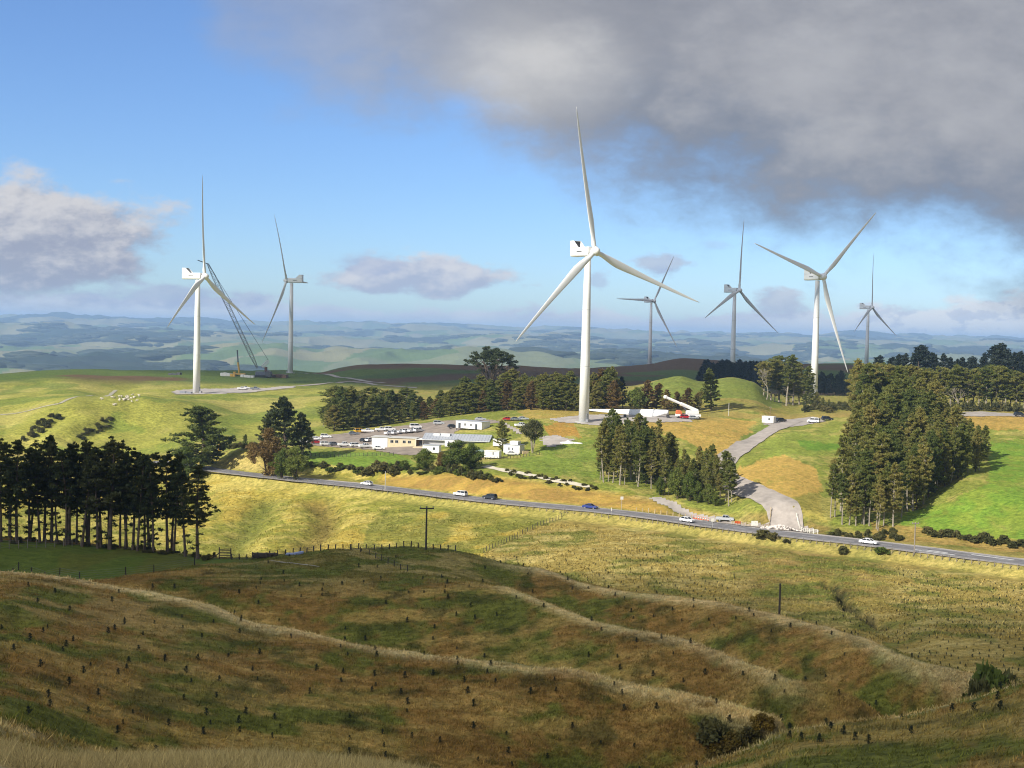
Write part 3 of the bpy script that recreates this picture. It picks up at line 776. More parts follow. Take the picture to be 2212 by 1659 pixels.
# the clouds over the far ranges (low bank), the small cumulus, the left heap, the great grey sheet
n1, n2, n3, n4 = wnoise(9, 15, 8, .6, 1.3), wnoise(17, 30, 7, .62, 4.1), wnoise(26, 60, 6, .6, 7.7), wnoise(5.0, 8.0, 5, .55, 2.2)
n1s, n2s = wnoise(9, 15, 8, .6, 1.3, 0, -.012, .011), wnoise(17, 30, 7, .62, 4.1, 0, -.006, .006)
lit1, lit2 = n1 - n1s, n2 - n2s       # thinner towards the sun = lit side of a billow
n5 = wnoise(40, 70, 6, .65, 9.2, .6)
bandtop = curve(X, [(XU(-300), .0235), (XU(300), .026), (XU(560), .024), (XU(760), .019), (XU(1000), .021), (XU(1300), .019), (XU(1560), .021), (XU(1900), .028), (XU(2212), .042), (XU(2500), .045)], XU(-300), XU(2500), 0, .06)
band = sstep(-.001, .006, bandtop - W + (n3 - .5) * .034)
bcol = cmix(sstep(.3, .7, n2), disp(203, 210, 229), disp(234, 236, 242))
bcol = cmix(sstep(XU(1650), XU(1950), X) * sstep(.34, .5, n2 + lit2 * 2.0), bcol, disp(244, 245, 248))
bcol = cmix(sstep(.009, .0015, W), bcol, disp(214, 226, 243))
col = cmix(band * .93, col, bcol)
def heap(cu, cv, a, b, nz, k, soft, dark, light, up=.5, op=1.0):
    global col
    ex, ey = (X - XU(cu)) / a, (W - WV(cu, cv)) / b
    e = 1 - (ex * ex + ey * ey).sqrt() + (nz - .5) * k
    m = sstep(0, soft, e)
    c = cmix(sstep(-.6, .8, ey * up + (n2 - .5) * 1.6 + lit2 * 3.4), dark, light)
    col = cmix(m * op, col, c)
heap(150, 560, .075, .022, n2, 2.4, .5, disp(178, 185, 206), disp(220, 220, 226), .8, .9)
heap(60, 520, .128, .056, n2 * .6 + n3 * .4, 1.9, .4, disp(162, 168, 188), disp(216, 215, 218), .8)
heap(330, 640, .10, .012, n3, 2.2, .6, disp(165, 178, 210), disp(190, 198, 220), .5, .8)
heap(890, 596, .092, .019, n2 * .5 + n3 * .5, 2.9, .4, disp(178, 187, 212), disp(226, 225, 230), .7, .92)
heap(800, 572, .04, .012, n3, 2.0, .6, disp(172, 186, 218), disp(192, 202, 224), .7, .7)
heap(1420, 575, .026, .012, n3, 2.0, .5, disp(172, 184, 214), disp(196, 204, 222), .6, .8)
heap(1285, 610, .014, .010, n3, 2.4, .5, disp(176, 192, 222), disp(190, 202, 228), .6, .6)
heap(1680, 655, .03, .013, n3, 1.9, .5, disp(180, 188, 212), disp(206, 211, 224), .6, .85)
heap(1530, 530, .016, .006, n3, 2.6, .8, disp(170, 194, 228), disp(180, 202, 234), .6, .35)
# the sheet
edge = curve(X, [(XU(-400), .36), (XU(100), .31), (XU(380), .262), (XU(540), .196), (XU(760), .176), (XU(930), .155), (XU(1050), .132), (XU(1200), .108), (XU(1400), .094), (XU(1600), .084), (XU(1800), .074),
                  (XU(2000), .054), (XU(2212), .042), (XU(2600), .03)], XU(-400), XU(2600), 0, .4)
sh = (W - edge) / .05 + (n1 - .5) * 3.4 + (n4 - .5) * 1.8 + (n2 - .5) * 1.1 + (n5 - .5) * .7
thick = sstep(XU(500), XU(1150), X)
m1 = sstep(-.55, 1.5, sh) * (thick * .42 + .57)
m1 = m1.max(sstep(.5, 3.0, sh) * (thick * .25 + .72))
gx, gy = (X - XU(1140)) / .10, (W - WV(1140, 140)) / .052
bright = sstep(1.1, 0, (gx * gx + gy * gy).sqrt() + (n1 - .5) * 2.2)
ccol = cmix(sstep(.30, .72, n4 * .5 + n1 * .5 + lit1 * .25 + (n5 - .5) * .05), disp(143, 146, 156), disp(178, 179, 184))
lower = (1 - sstep(.5, 2.8, sh)) * sstep(XU(1000), XU(1500), X)
ccol = cmix(lower * .85, ccol, disp(118, 131, 152))
ccol = cmix(bright * .95, ccol, disp(208, 207, 207))
left_t = sstep(XU(1000), XU(350), X)
ccol = cmix(left_t * .6, ccol, disp(156, 168, 196))
ccol = cmix(sstep(.05, .20, lit1 + lit2 * .4) * .07, ccol, disp(200, 200, 204))
col = cmix(m1, col, ccol)
bg = nt.nodes.new('ShaderNodeBackground'); bg.inputs['Strength'].default_value = 1.0
nt.links.new(col, bg.inputs['Color'])
wo = nt.nodes.new('ShaderNodeOutputWorld'); nt.links.new(bg.outputs[0], wo.inputs['Surface'])

# ------------------------------------------------------------------ the air between here and the far ranges
m = bpy.data.materials.new('haze'); m.use_nodes = True; hn = m.node_tree
for n in list(hn.nodes): hn.nodes.remove(n)
ho = hn.nodes.new('ShaderNodeOutputMaterial'); hv = hn.nodes.new('ShaderNodeVolumePrincipled')
hv.inputs['Color'].default_value = (.42, .64, 1.0, 1); hv.inputs['Density'].default_value = .86e-4; hv.inputs['Anisotropy'].default_value = 0.0
hn.links.new(hv.outputs[0], ho.inputs['Volume'])
zmax = max(150.0, float(GZ.max()) + 10)
haze = MB().box(-24500, 24500, -24500, 24500, float(GZ.min()) - 1, zmax).obj('haze', m)
tag(haze, 'pale blue air thickening over the distant ranges', 'haze', None, 'stuff')

# ------------------------------------------------------------------ clouds that stand between the sun and the land (their shadows lie on it)
def cloud(target, a, b, th, rot, dist, dens, seed, label):
    c = Vector(target) + SUND * dist
    if ('cloud%g' % dens) not in MATS:
        mm = bpy.data.materials.new('cloud'); mm.use_nodes = True; q = mm.node_tree
        for n in list(q.nodes): q.nodes.remove(n)
        o = q.nodes.new('ShaderNodeOutputMaterial'); v = q.nodes.new('ShaderNodeVolumePrincipled')
        v.inputs['Color'].default_value = (.95, .95, .95, 1); v.inputs['Density'].default_value = dens
        q.links.new(v.outputs[0], o.inputs['Volume']); MATS['cloud%g' % dens] = mm
    import bmesh
    bm = bmesh.new(); bmesh.ops.create_icosphere(bm, subdivisions=5, radius=1.0)
    P0 = np.array([v.co[:] for v in bm.verts])
    d = 0.72 + .55 * fbm(P0[:, 0] * 1.0 + seed, P0[:, 1] + 2.0 * P0[:, 2], .55, 4, seed)
    for v, k in zip(bm.verts, d):
        x, y, z = v.co * float(k)
        v.co = (x * a, y * b, z * th * (1.25 if z > 0 else .6))
    me = bpy.data.meshes.new('cloud'); bm.to_mesh(me); bm.free(); me.materials.append(MATS['cloud%g' % dens])
    o = link('cloud', me, None, c, rot)
    return tag(o, label, 'cloud', None, 'structure')
cloud((20, 30, -38), 340, 190, 80, -.08, 820, .0064, 6, 'low cloud overhead shading the near slopes')
cloud((-80, 205, -30), 95, 46, 42, .0, 860, .010, 5, 'small low cloud overhead shading the dark pine stand')
cloud((230, 1130, -25), 600, 400, 80, .12, 1300, .0095, 8, 'low cloud overhead shading the dark hills')

cloud((30, 880, -30), 190, 105, 60, .1, 1100, .014, 4, 'small cloud overhead shading the dark hill behind the car park')
SC.render.engine = 'CYCLES'
cy = SC.cycles
cy.max_bounces = 6; cy.diffuse_bounces = 3; cy.glossy_bounces = 2; cy.transmission_bounces = 3; cy.volume_bounces = 1; cy.transparent_max_bounces = 8
cy.use_denoising = True; cy.filter_width = 1.1
SC.view_settings.view_transform = 'Standard'; SC.view_settings.look = 'None'; SC.view_settings.exposure = EXPO; SC.view_settings.gamma = 1
# ------------------------------------------------------------------ wind turbines
white_paint = mat('white_paint', (.80, .80, .78), .35, 0, .03, .4)
grey_dark = mat('dark_grille', (.05, .05, .055), .6, 0, .2, 2)
concrete = mat('concrete', (.42, .41, .38), .9, 0, .12, .6)
BL = 57.3
def blade_mesh():
    ss = [0, .02, .05, .09, .14, .2, .28, .38, .5, .62, .74, .85, .93, .975, 1.0]
    ch = [1.9, 1.9, 2.0, 2.35, 2.9, 3.25, 3.0, 2.55, 2.1, 1.7, 1.35, 1.05, .75, .45, .08]
    th = [1.0, 1.0, .95, .72, .5, .38, .31, .27, .24, .22, .2, .18, .17, .16, .15]
    vs, n = [], 16
    for s, c, t in zip(ss, ch, th):
        tw = math.radians(4 + 14 * (1 - s) ** 2); pre = -2.2 * s * s
        for k in range(n):
            a = 2 * PI * k / n
            x = math.cos(a) * .5; y = math.sin(a) * .5 * t
            if t < .9: y *= (1 - .45 * (x + .5)); x -= .18 * min(1, (1 - t) * 1.6)
            x *= -c; y *= c
            vs.append((x * math.cos(tw) - y * math.sin(tw), x * math.sin(tw) + y * math.cos(tw) + pre, 1.2 + s * (BL - 1.2)))
    fs = [(i * n + k, i * n + (k + 1) % n, (i + 1) * n + (k + 1) % n, (i + 1) * n + k) for i in range(len(ss) - 1) for k in range(n)]
    fs += [tuple(range(n - 1, -1, -1)), tuple(range((len(ss) - 1) * n, len(ss) * n))]
    return mesh_np('blade', vs, fs, [white_paint], True)
BLADE = blade_mesh()
hb = MB(); hb.ball((0, -.3, 0), 1.75, 2.3, 1.75, 16, 10)
for k in range(3):
    a = k * 2 * PI / 3
    hb.tube([(0, 0, 0), (math.sin(a) * 1.9, 0, math.cos(a) * 1.9)], 1.12, 14)
HUB = hb.mesh('hub', white_paint, True)
nb = MB(); nb.prism([(-1.5, -1.75), (1.5, -1.75), (1.9, -1.2), (1.9, 1.5), (1.5, 1.95), (-1.5, 1.95), (-1.9, 1.5), (-1.9, -1.2)], 2.0, 13.5)
NAC = nb.mesh('nacelle', white_paint, False, .25)
cb = MB()
for sx in (-1, 1):   # the two raked side fins that carry the radiator
    cb.prism([(0, 0), (.18, 0), (.18, .01), (0, .01)], 0, 0.01)
cb = MB()
for sx in (-1.9, 1.72):
    cb.add([(sx, 8.2, 1.9), (sx, 13.4, 1.9), (sx, 13.4, 4.7), (sx, 11.2, 4.7), (sx + .18, 8.2, 1.9), (sx + .18, 13.4, 1.9), (sx + .18, 13.4, 4.7), (sx + .18, 11.2, 4.7)],
           [(0, 1, 2, 3), (7, 6, 5, 4), (0, 4, 5, 1), (1, 5, 6, 2), (2, 6, 7, 3), (3, 7, 4, 0)])
cb.box(-1.72, 1.72, 11.2, 13.4, 4.5, 4.7); cb.box(-1.72, 1.72, 13.2, 13.4, 1.95, 4.5)
COOL = cb.mesh('cooler_housing', white_paint)
RAD = MB().box(-1.7, 1.7, 11.6, 11.8, 1.98, 4.48).mesh('radiator', grey_dark)
VENT = [MB().box(x, x + .06, 6.0, 9.2, .0, .35).mesh('vent_slot', grey_dark) for x in (-1.96, 1.9)]

steel_g = mat('grating', (.3, .3, .31), .6, .3)
def turbine(hub_uv, r, psi_rel, phi0, label, base_known=True, tilt=5.0):
    hp = P(hub_uv[0], hub_uv[1], r)
    az = math.atan2(hp[0], hp[1])
    # rotor axis (towards the nose): measured from the line back to the viewer, turning right
    ang = psi_rel - az
    ax = np.array([math.sin(ang), -math.cos(ang), 0])
    tx, ty = hp[0] - ax[0] * 4.3, hp[1] - ax[1] * 4.3
    gz = hgt(tx, ty) - .3
    H = hp[2] - gz
    rot = math.atan2(ax[0], -ax[1])     # local -Y is the nose direction
    t = thing('wind_turbine', label, 'wind turbine', (tx, ty, gz), rot, 'wind turbines on the ridges')
    tb = MB(); n = 28
    tb.tube([(0, 0, 0), (0, 0, .35 * H), (0, 0, .7 * H), (0, 0, H - 2.0)], [2.1, 1.9, 1.6, 1.25], n)
    tw_ = tb.obj('tower', white_paint, t, smooth_=True)
    for fz in (.33, .66):
        rad_ = float(np.interp(fz, [0, .35, .7, 1], [2.1, 1.9, 1.6, 1.25])) + .03
        MB().tube([(0, 0, fz * H), (0, 0, fz * H + .22)], rad_, 28).obj('flange_ring', mat('flange_grey', (.55, .55, .54), .5), tw_)
    MB().tube([(0, 0, -.5), (0, 0, .55)], 3.6, 24).obj('foundation', concrete, t)
    MB().box(-.5, .5, -2.16, -1.95, 1.6, 3.8).obj('door', mat('door_grey', (.35, .36, .37), .5), t)
    MB().box(-.7, .7, -3.4, -2.0, .56, 1.55).obj('steps', steel_g, t)
    nac = link('nacelle', NAC, t, (0, -4.3, H))
    for nm, me in (('cooler_housing', COOL), ('radiator', RAD), ('vent_slot', VENT[0]), ('vent_slot', VENT[1])): link(nm, me, nac)
    hub = link('hub', HUB, t, (0, -4.3, H)); hub.rotation_euler = (-math.radians(tilt), 0, 0)
    for k in range(3):
        ph = math.radians(phi0 + 120 * k)
        b = link('blade', BLADE, t, (0, -4.3, H))
        Mr = Matrix.Rotation(-math.radians(tilt), 4, 'X') @ Matrix.Rotation(ph, 4, 'Y') @ Matrix.Rotation(math.radians(1.5), 4, 'X')
        b.rotation_euler = Mr.to_euler()
    return t
T = [turbine((1285, 543), 503, math.radians(40), -10.5, 'nearest and tallest white wind turbine, standing in the middle on the gravel pad'),
     turbine((442, 597), 735, math.radians(60), -1.5, 'bright white wind turbine on the green left hill in front of the lattice crane'),
     turbine((619, 606), 1010, math.radians(-112), 30, 'grey shaded wind turbine facing left, its nacelle pointing right, beside the crane'),
     turbine((1413, 650), 1340, math.radians(44), 30, 'small distant wind turbine with one blade level, seen under the nearest one\'s right blade'),
     turbine((1597, 627), 1005, math.radians(55), 5.5, 'grey shaded wind turbine rising behind the dark pine wood'),
     turbine((1778, 598), 738, math.radians(45), 46, 'white wind turbine whose tower foot is hidden by pines, one blade pointing up right'),
     turbine((1884, 664), 1370, math.radians(64), 2, 'rightmost and most distant wind turbine, above the tall pine belt')]

# ------------------------------------------------------------------ cranes on the turbine sites
yellow = mat('yellow_paint', (.45, .27, .04), .5, 0, .12, 1)
steel = mat('dark_steel', (.10, .11, .14), .5, .4, .2, 1)
rust = mat('rusty_steel', (.16, .07, .045), .8, 0, .25, 1)
rubber = mat('rubber', (.02, .02, .02), .85, 0, .2, 3)
def lattice(a, b, wd, bays, r=.13, taper=(.4, 1, .4)):
    a, b = Vector(a), Vector(b); d = (b - a).normalized()
    s = d.cross(Vector((0, 1, 0))).normalized(); q = d.cross(s)
    mb = MB(); prev = None
    for i in range(bays + 1):
        t = i / bays
        k = taper[0] + (1 - taper[0]) * min(1, t * 8); k = min(k, taper[2] + (1 - taper[2]) * min(1, (1 - t) * 8))
        c = a + (b - a) * t
        cs = [c + (s * sx + q * sq) * wd * .5 * k for sx, sq in ((-1, -1), (1, -1), (1, 1), (-1, 1))]
        for j in range(4): mb.tube([cs[j], cs[(j + 1) % 4]], r * .7, 4, 0, False)
        if prev:
            for j in range(4):
                mb.tube([prev[j], cs[j]], r, 4, 0, False)
                mb.tube([prev[j], cs[(j + 1) % 4]] if i % 2 else [prev[(j + 1) % 4], cs[j]], r * .7, 4, 0, False)
        prev = cs
    return mb
RC = 930.0
cb_ = P(562, 797, RC); bx, by = cb_[0], cb_[1]; bz = hgt(bx, by)
def lp(u, v): p = P(u, v, RC); return (p[0] - bx, p[1] - by, p[2] - bz)
cr = thing('lattice_crane', 'dark blue-grey lattice boom crawler crane leaning up to the left turbine\'s hub', 'crane', (bx, by, bz))
lattice(lp(556, 795), lp(449, 570), 2.5, 34, .12).obj('boom', mat('boom_steel', (.16, .17, .19), .6, .2, .2, 1), cr)
lattice(lp(566, 793), lp(580, 779), 2.0, 7, .14).obj('mast', mat('pale_steel', (.55, .57, .58), .5, .2, .1, 1), cr)
mb = MB()
for off in (0, .5): mb.tube([Vector(lp(449, 570)) + Vector((0, off, 0)), Vector(lp(580, 779)) + Vector((0, off, 0))], .09, 4)
mb.obj('pendant_cable', steel, cr)
jb = MB(); jb.tube([lp(449, 570), lp(427, 562)], .35, 6); jb.obj('boom_tip_jib', steel, cr)
MB().box(-3, 6, -2.5, 2.5, 1.7, 4.2).obj('upper_body', steel, cr, bevel=.2)
for y in (-3.8, 2.6): MB().prism([(-5, .4), (-4.4, 0), (4.4, 0), (5, .4), (5, 1.1), (4.4, 1.6), (-4.4, 1.6), (-5, 1.1)], y, y + 1.3).obj('crawler_track', rubber, cr)
MB().box(4.2, 8.2, -3, 3, .8, 4.4).obj('counterweight', mat('dark_paint', (.06, .06, .07), .6), cr)
c2 = P(517, 797, 935); x2_, y2_ = c2[0], c2[1]; z2_ = hgt(x2_, y2_)
cr2 = thing('mobile_crane', 'yellow mobile crane with steep telescopic boom left of the lattice crane', 'crane', (x2_, y2_, z2_))
MB().box(-4.5, 4.5, -1.3, 1.3, .9, 1.9).box(-4.3, -2.6, -1.2, 1.2, 1.9, 3.0).obj('chassis', yellow, cr2, bevel=.15)
MB().tube([(0, 0, 2.4), (-1.0, 0, 10), ], .75, 6).obj('boom', yellow, cr2)
MB().tube([(-1.0, 0, 10), (-1.7, 0, 19)], .5, 6).obj('boom_extension', steel, cr2)
for sx in (-4.2, -2, 2, 4.2):
    for sy in (-1.5, 1.15): MB().tube([(sx, sy, .6), (sx, sy + .35, .6)], .6, 12).obj('wheel', rubber, cr2)

def crate_stack(u, v, r, sx, sy, sz, material, name, label, cat, n=3):
    p = P(u, v, r); z = hgt(p[0], p[1])
    t = thing(name, label, cat, (p[0], p[1], z), -.1)
    rg = random.Random(int(u * 7 + v))
    for i in range(n):
        m_ = MB(); l = sx / n
        m_.box(-sx / 2 + i * l + .1, -sx / 2 + (i + 1) * l - .1, -sy / 2, sy / 2, -.3, sz * rg.uniform(.55, 1)); m_.obj('section', material, t, bevel=.08)
    return t
crate_stack(490, 799, 925, 9, 3, 2.6, mat('pale_metal', (.5, .5, .48), .5), 'site_container', 'pale grey equipment containers left of the yellow crane', 'container', 4)
crate_stack(503, 799, 920, 3.6, 2.2, 2.4, yellow, 'excavator', 'yellow digger body parked in front of the yellow crane', 'digger', 2)
crate_stack(535, 800, 920, 10, 3, 2.2, mat('pale_metal', (.5, .5, .48), .5), 'site_container', 'low pale containers between the two cranes', 'container', 4)
crate_stack(577, 798, 935, 3.4, 2.5, 8.5, rust, 'counterweight_stack', 'upright dark red stacks behind the lattice crane foot', 'counterweights', 2)
crate_stack(598, 800, 940, 16, 7, 2.6, mat('bare_soil', (.17, .10, .07), .95, 0, .3, .5), 'spoil_heap', 'low brown spoil heaps left of the shaded turbine', 'spoil heap', 4)
crate_stack(378, 803, 900, 9, 3, 1.8, mat('dark_paint', (.06, .06, .07), .6), 'site_machinery', 'low dark machinery on the skyline left of the white turbine', 'machinery', 3)
crate_stack(402, 845, 728, 7, 2.2, 1.4, mat('grey_steel', (.22, .23, .26), .6), 'flat_trailer', 'low grey trailer on the gravel pad left of the white tower', 'trailer', 2)

# crane with a raised white boom and the blades lying on the pad
p = P(1490, 903, 528); z = hgt(p[0], p[1])
cr3 = thing('mobile_crane', 'white mobile crane with its boom raised to the left beside the grounded blade', 'crane', (p[0], p[1], z), .06)
MB().box(-6, 4.5, -1.3, 1.3, .9, 1.9).obj('chassis', white_paint, cr3, bevel=.1)
MB().prism([(-5.9, 1.9), (-3.6, 1.9), (-3.6, 2.9), (-4.2, 3.5), (-5.6, 3.5), (-5.9, 2.8)], -1.2, 1.2).obj('cab', mat('orange_paint', (.62, .16, .05), .5), cr3, bevel=.1)
MB().box(-1.6, 3.6, -1.25, 1.25, 2.0, 3.5).obj('upper_body', white_paint, cr3, bevel=.12)
MB().tube([(3.2, 0, 3.3), (-4, 0, 6.2)], .8, 6).obj('boom', white_paint, cr3)
MB().tube([(-4, 0, 6.2), (-10.5, 0, 8.9)], .58, 6).ball((-10.5, 0, 8.9), .9, .7, .8, 8, 5).obj('boom_extension', white_paint, cr3)
MB().tube([(-1, -.1, 2.6), (-3.2, -.1, 5.5)], .3, 8).obj('lift_ram', steel, cr3)
for sx in (-4.9, -3.2, .4, 1.9, 3.4):
    for sy in (-1.35, 1.0): MB().tube([(sx, sy, .55), (sx, sy + .35, .55)], .55, 12).obj('wheel', rubber, cr3)
p = P(1448, 904, 526); z = hgt(p[0], p[1])
lb = thing('turbine_blade', 'long white turbine blade lying on the gravel pad, root towards the white crane', 'turbine blade', (p[0], p[1], z))
b = link('blade_shell', BLADE, lb, (0, 0, 2.3)); b.rotation_euler = Matrix(((0, -.15, -1), (0, -1, 0.15), (-1, 0, 0))).to_4x4().to_euler(); b.scale = (1.1, 1.25, .62)
for sx in (-1.0, -19): MB().box(sx - .5, sx + .5, -1.5, 1.5, -.1, 1.1).obj('cradle', grey_dark, lb)

# ------------------------------------------------------------------ site offices
cream = mat('cream_cladding', (.62, .53, .34), .8, 0, .08, 1.2)
whitewall = mat('white_cladding', (.78, .77, .73), .7, 0, .06, 1.2)
roofgrey = mat('grey_roofing', (.36, .38, .41), .55, 0, .12, .5)
timber = mat('raw_timber', (.50, .39, .22), .85, 0, .2, 2)
darkwood = mat('weathered_wood', (.07, .055, .045), .9, 0, .3, 2)
pole_wood = mat('pole_timber', (.05, .042, .036), .9, 0, .3, 1)
fencewood = mat('fence_timber', (.22, .19, .15), .9, 0, .25, 3)
glass = glass_mat()
def window(parent, x, y, z, w_, h_, name='window', face=-1):
    """set into the wall that looks along -y"""
    o = MB().box(x, x + w_, y - .05, y + .02, z, z + h_).obj(name, mat('window_frame', (.5, .5, .5), .5), parent)
    MB().box(x + .08, x + w_ / 2 - .04, y - .075, y - .052, z + .08, z + h_ - .08).box(x + w_ / 2 + .04, x + w_ - .08, y - .075, y - .052, z + .08, z + h_ - .08).obj('pane', glass, o)
    return o
def door(parent, x, y, z, w_, h_):
    o = MB().box(x, x + w_, y - .05, y + .02, z, z + h_).obj('door', mat('dark_door', (.05, .055, .065), .5), parent)
    MB().box(x + w_ - .22, x + w_ - .12, y - .1, y - .052, z + h_ * .45, z + h_ * .5).obj('handle', steel, o)
    return o
def base_at(u, v, rmin=440):
    q = hit(u, v, rmin); return Vector(q)
def span(u0, v0, u1, v1, rmin=440):
    a, b = base_at(u0, v0, rmin), base_at(u1, v1, rmin)
    d = b - a; return a, math.atan2(d.y, d.x), math.hypot(d.x, d.y)
PXM = lambda px, r: px * r / FP
# the long building: cream wing
ra = 482.0
def frame_at(u, r): x, y = at(u, r); return Vector((x, y, hgt(x, y)))
a = frame_at(804, 486); b_ = frame_at(899, 482)
yaw = math.atan2(b_.y - a.y, b_.x - a.x); L = (b_ - a).length
bz0 = max(a.z, b_.z) + .05
ob = thing('site_office', 'long low office with cream windowed wing, porch and wide grey roof', 'office building', (a.x, a.y, bz0), yaw)
MB().box(0, L * .36, 0, 6.5, -.8, 3.15).obj('end_wall', whitewall, ob)
MB().box(L * .36 + .003, L, 0.1, 6.4, -.8, 3.0).obj('wall', cream, ob)
for k in (.42, .53, .70, .82): window(ob, L * k, .1, 1.1, 1.25, 1.1)
MB().box(-.3, L * .36 + .2, -.3, 6.8, 3.15, 3.3).box(L * .36 + .2, L + .3, -.25, 6.7, 3.0, 3.18).obj('wing_roof', mat('pale_roofing', (.55, .54, .50), .6, 0, .1, .5), ob)
MB().box(L + .02, L + 3.0, 1.6, 6.4, -.8, 2.7).obj('porch_wall', mat('dark_recess', (.16, .11, .08), .8), ob)
door(ob, L + 1.0, 1.6, 0, 1.2, 2.1)
for x in (L + .1, L + 2.9): MB().box(x - .07, x + .07, -.4, -.26, -.3, 2.7).obj('porch_post', whitewall, ob)
MB().box(L - .1, L + 3.6, -.6, 6.4, 2.72, 2.86).obj('porch_roof', whitewall, ob)
MB().box(L - .4, L + 3.4, -3.4, -.5, -.6, .12).obj('ramp', mat('tan_ramp', (.66, .56, .36), .8), ob)
# main hall behind: wide low-pitched roof
MB().box(L + 3.02, L + 28, 1.2, 12, -.8, 2.6).obj('hall_wall', mat('grey_cladding', (.45, .45, .45), .7, 0, .08, 1), ob)
hr = MB(); hr.prism([(0, 2.62), (.0, 2.8), (6.6, 4.9), (13, 2.9), (13, 2.72)], 0, 26.5)
hr.xform(Matrix.Translation((L + 2.2, .2, 0)) @ Matrix(((0, 1, 0, 0), (1, 0, 0, 0), (0, 0, 1, 0), (0, 0, 0, 1))))
ro = hr.obj('hall_roof', roofgrey, ob)
rib = MB()
for k in range(22):
    xx = L + 2.6 + k * 1.2
    rib.add([(xx, .25, 2.82), (xx + .07, .25, 2.82), (xx + .07, 6.8, 4.92), (xx, 6.8, 4.92), (xx, .25, 2.9), (xx + .07, .25, 2.9), (xx + .07, 6.8, 5.0), (xx, 6.8, 5.0)], [(4, 5, 6, 7), (0, 1, 5, 4), (1, 2, 6, 5), (2, 3, 7, 6), (3, 0, 4, 7)])
rib.obj('roof_ribs', mat('roof_rib', (.46, .48, .51), .5), ro)
MB().tube([(L + 2.2, .12, 2.72), (L + 28.6, .12, 2.72)], .09, 6).obj('gutter', whitewall, ro)
MB().box(L + 9, L + 12.5, 4, 6, 3.9, 5.0).obj('roof_unit', whitewall, ro)
MB().box(L + 6.0, L + 8.4, 4.4, 6.0, 3.9, 4.9).obj('roof_unit', whitewall, ro)
for k in range(4): window(ob, L + 18.5 + k * 2.2, 1.2, .9, 1.3, 1.2)

def cabin(u0, u1, r0, r1, depth, h, label, name='office_hut', wins=(), doors=(), roofm=None, wallm=None, cat='hut', lift=.35):
    a, b = frame_at(u0, r0), frame_at(u1, r1)
    yw = math.atan2(b.y - a.y, b.x - a.x); L = math.hypot(b.x - a.x, b.y - a.y)
    t = thing(name, label, cat, (a.x, a.y, max(a.z, b.z) - .05), yw)
    MB().box(0, L, 0, depth, lift, lift + h).obj('wall', wallm or whitewall, t, bevel=.04)
    MB().box(-.12, L + .12, -.15, depth + .15, lift + h + .003, lift + h + .16).obj('roof', roofm or roofgrey, t)
    for x in (.3, L / 2, L - .3):
        for y in (.3, depth - .3): MB().box(x - .12, x + .12, y - .12, y + .12, -1.2, lift - .003).obj('pile', grey_dark, t)
    for f, w_ in wins: window(t, L * f, 0, lift + 1.05, w_, 1.05)
    for f, w_ in doors: door(t, L * f, 0, lift + .02, w_, 2.05)
    return t, L
cabin(985, 1041, 505, 497, 5.5, 2.9, 'white hut with grey roof standing uphill behind the long office', wins=((.33, .8), (.56, .8)), doors=((.1, 1.2), (.75, 1.1)))
t_, L_ = cabin(914, 950, 466, 464, 2.6, 2.7, 'white box hut in front of the long office\'s porch', wins=((.62, .9),), doors=())
t_, L_ = cabin(1089, 1124, 455, 452, 4.0, 2.9, 'white hut with a box on its roof at the right end of the site offices', wins=((.3, .6), (.52, .6)))
MB().box(L_ * .34, L_ * .84, .6, 3, 3.42, 4.7).obj('roof_box', whitewall, t_, bevel=.05)
t_, L_ = cabin(1048, 1080, 447, 445, 2.4, 2.3, 'white caravan-like hut beside the green water tank', 'trailer_hut', wins=((.55, .5),), roofm=whitewall, cat='trailer')
for (u0, u1, r0, r1, dp, h, lb, wn) in ((962, 984, 476, 474, 3.0, 2.6, 'pale hut half hidden behind the bush trees, right of the porch hut', ((.3, .7),)), (1066, 1088, 470, 468, 2.6, 2.5, 'small grey-roofed hut behind the trailer hut and water tank', ((.4, .6),))):
    cabin(u0, u1, r0, r1, dp, h, lb, wins=wn, wallm=cream if not wn else None)
for (u, r, sx, mm, lb) in ((1040, 447, 1.4, timber, 'pile of sawn timber beside the trailer hut'), (1010, 452, 1.8, roofgrey, 'pile of grey sheets in front of the long roof'), (1137, 452, 1.2, timber, 'pale crate beside the roof-box hut')):
    p = frame_at(u, r); st = MB()
    for k in range(5): st.box(-sx + .1 * (k % 2), sx - .15 * (k % 3), -.6, .6, .02 + k * .2, .19 + k * .2)
    tag(st.obj('material_stack', mm, None, p, .3), lb, 'stack')
p = frame_at(1039, 452)
tk = thing('water_tank', 'round pale green water tank behind the white trailer hut', 'water tank', p)
MB().tube([(0, 0, -.3), (0, 0, 2.4)], 1.7, 20).obj('tank_wall', mat('green_tank', (.22, .30, .24), .6), tk, smooth_=False)
MB().ball((0, 0, 2.4), 1.75, 1.75, .7, 18, 6).obj('lid', mat('green_tank', (.22, .30, .24), .6), tk, smooth_=True)
p = frame_at(1231, 466)
sh_ = MB()
for k, (x, y, rx, ry, rz) in enumerate(((0, 0, 2.6, 1.2, .75), (1.8, .3, 2.6, 1.1, .55), (-1.6, .2, 2.0, 1.0, .6), (3.6, 0, 1.6, .8, .4), (-.4, .8, 1.1, .8, 1.05))): sh_.ball((x, y, 0), rx, ry, rz, 12, 6)
tag(sh_.obj('covered_heap', mat('white_sheeting', (.82, .81, .76), .6, 0, .06, 2), None, p, 0, True), 'white sheeted heap lying below the orange clay pad', 'covered heap')
t_, L_ = cabin(1646, 1671, 533, 531, 2.5, 2.6, 'white site hut at the top of the gravel site road', 'site_hut', wins=((.55, .8),), roofm=whitewall)
sg = frame_at(472, 500)
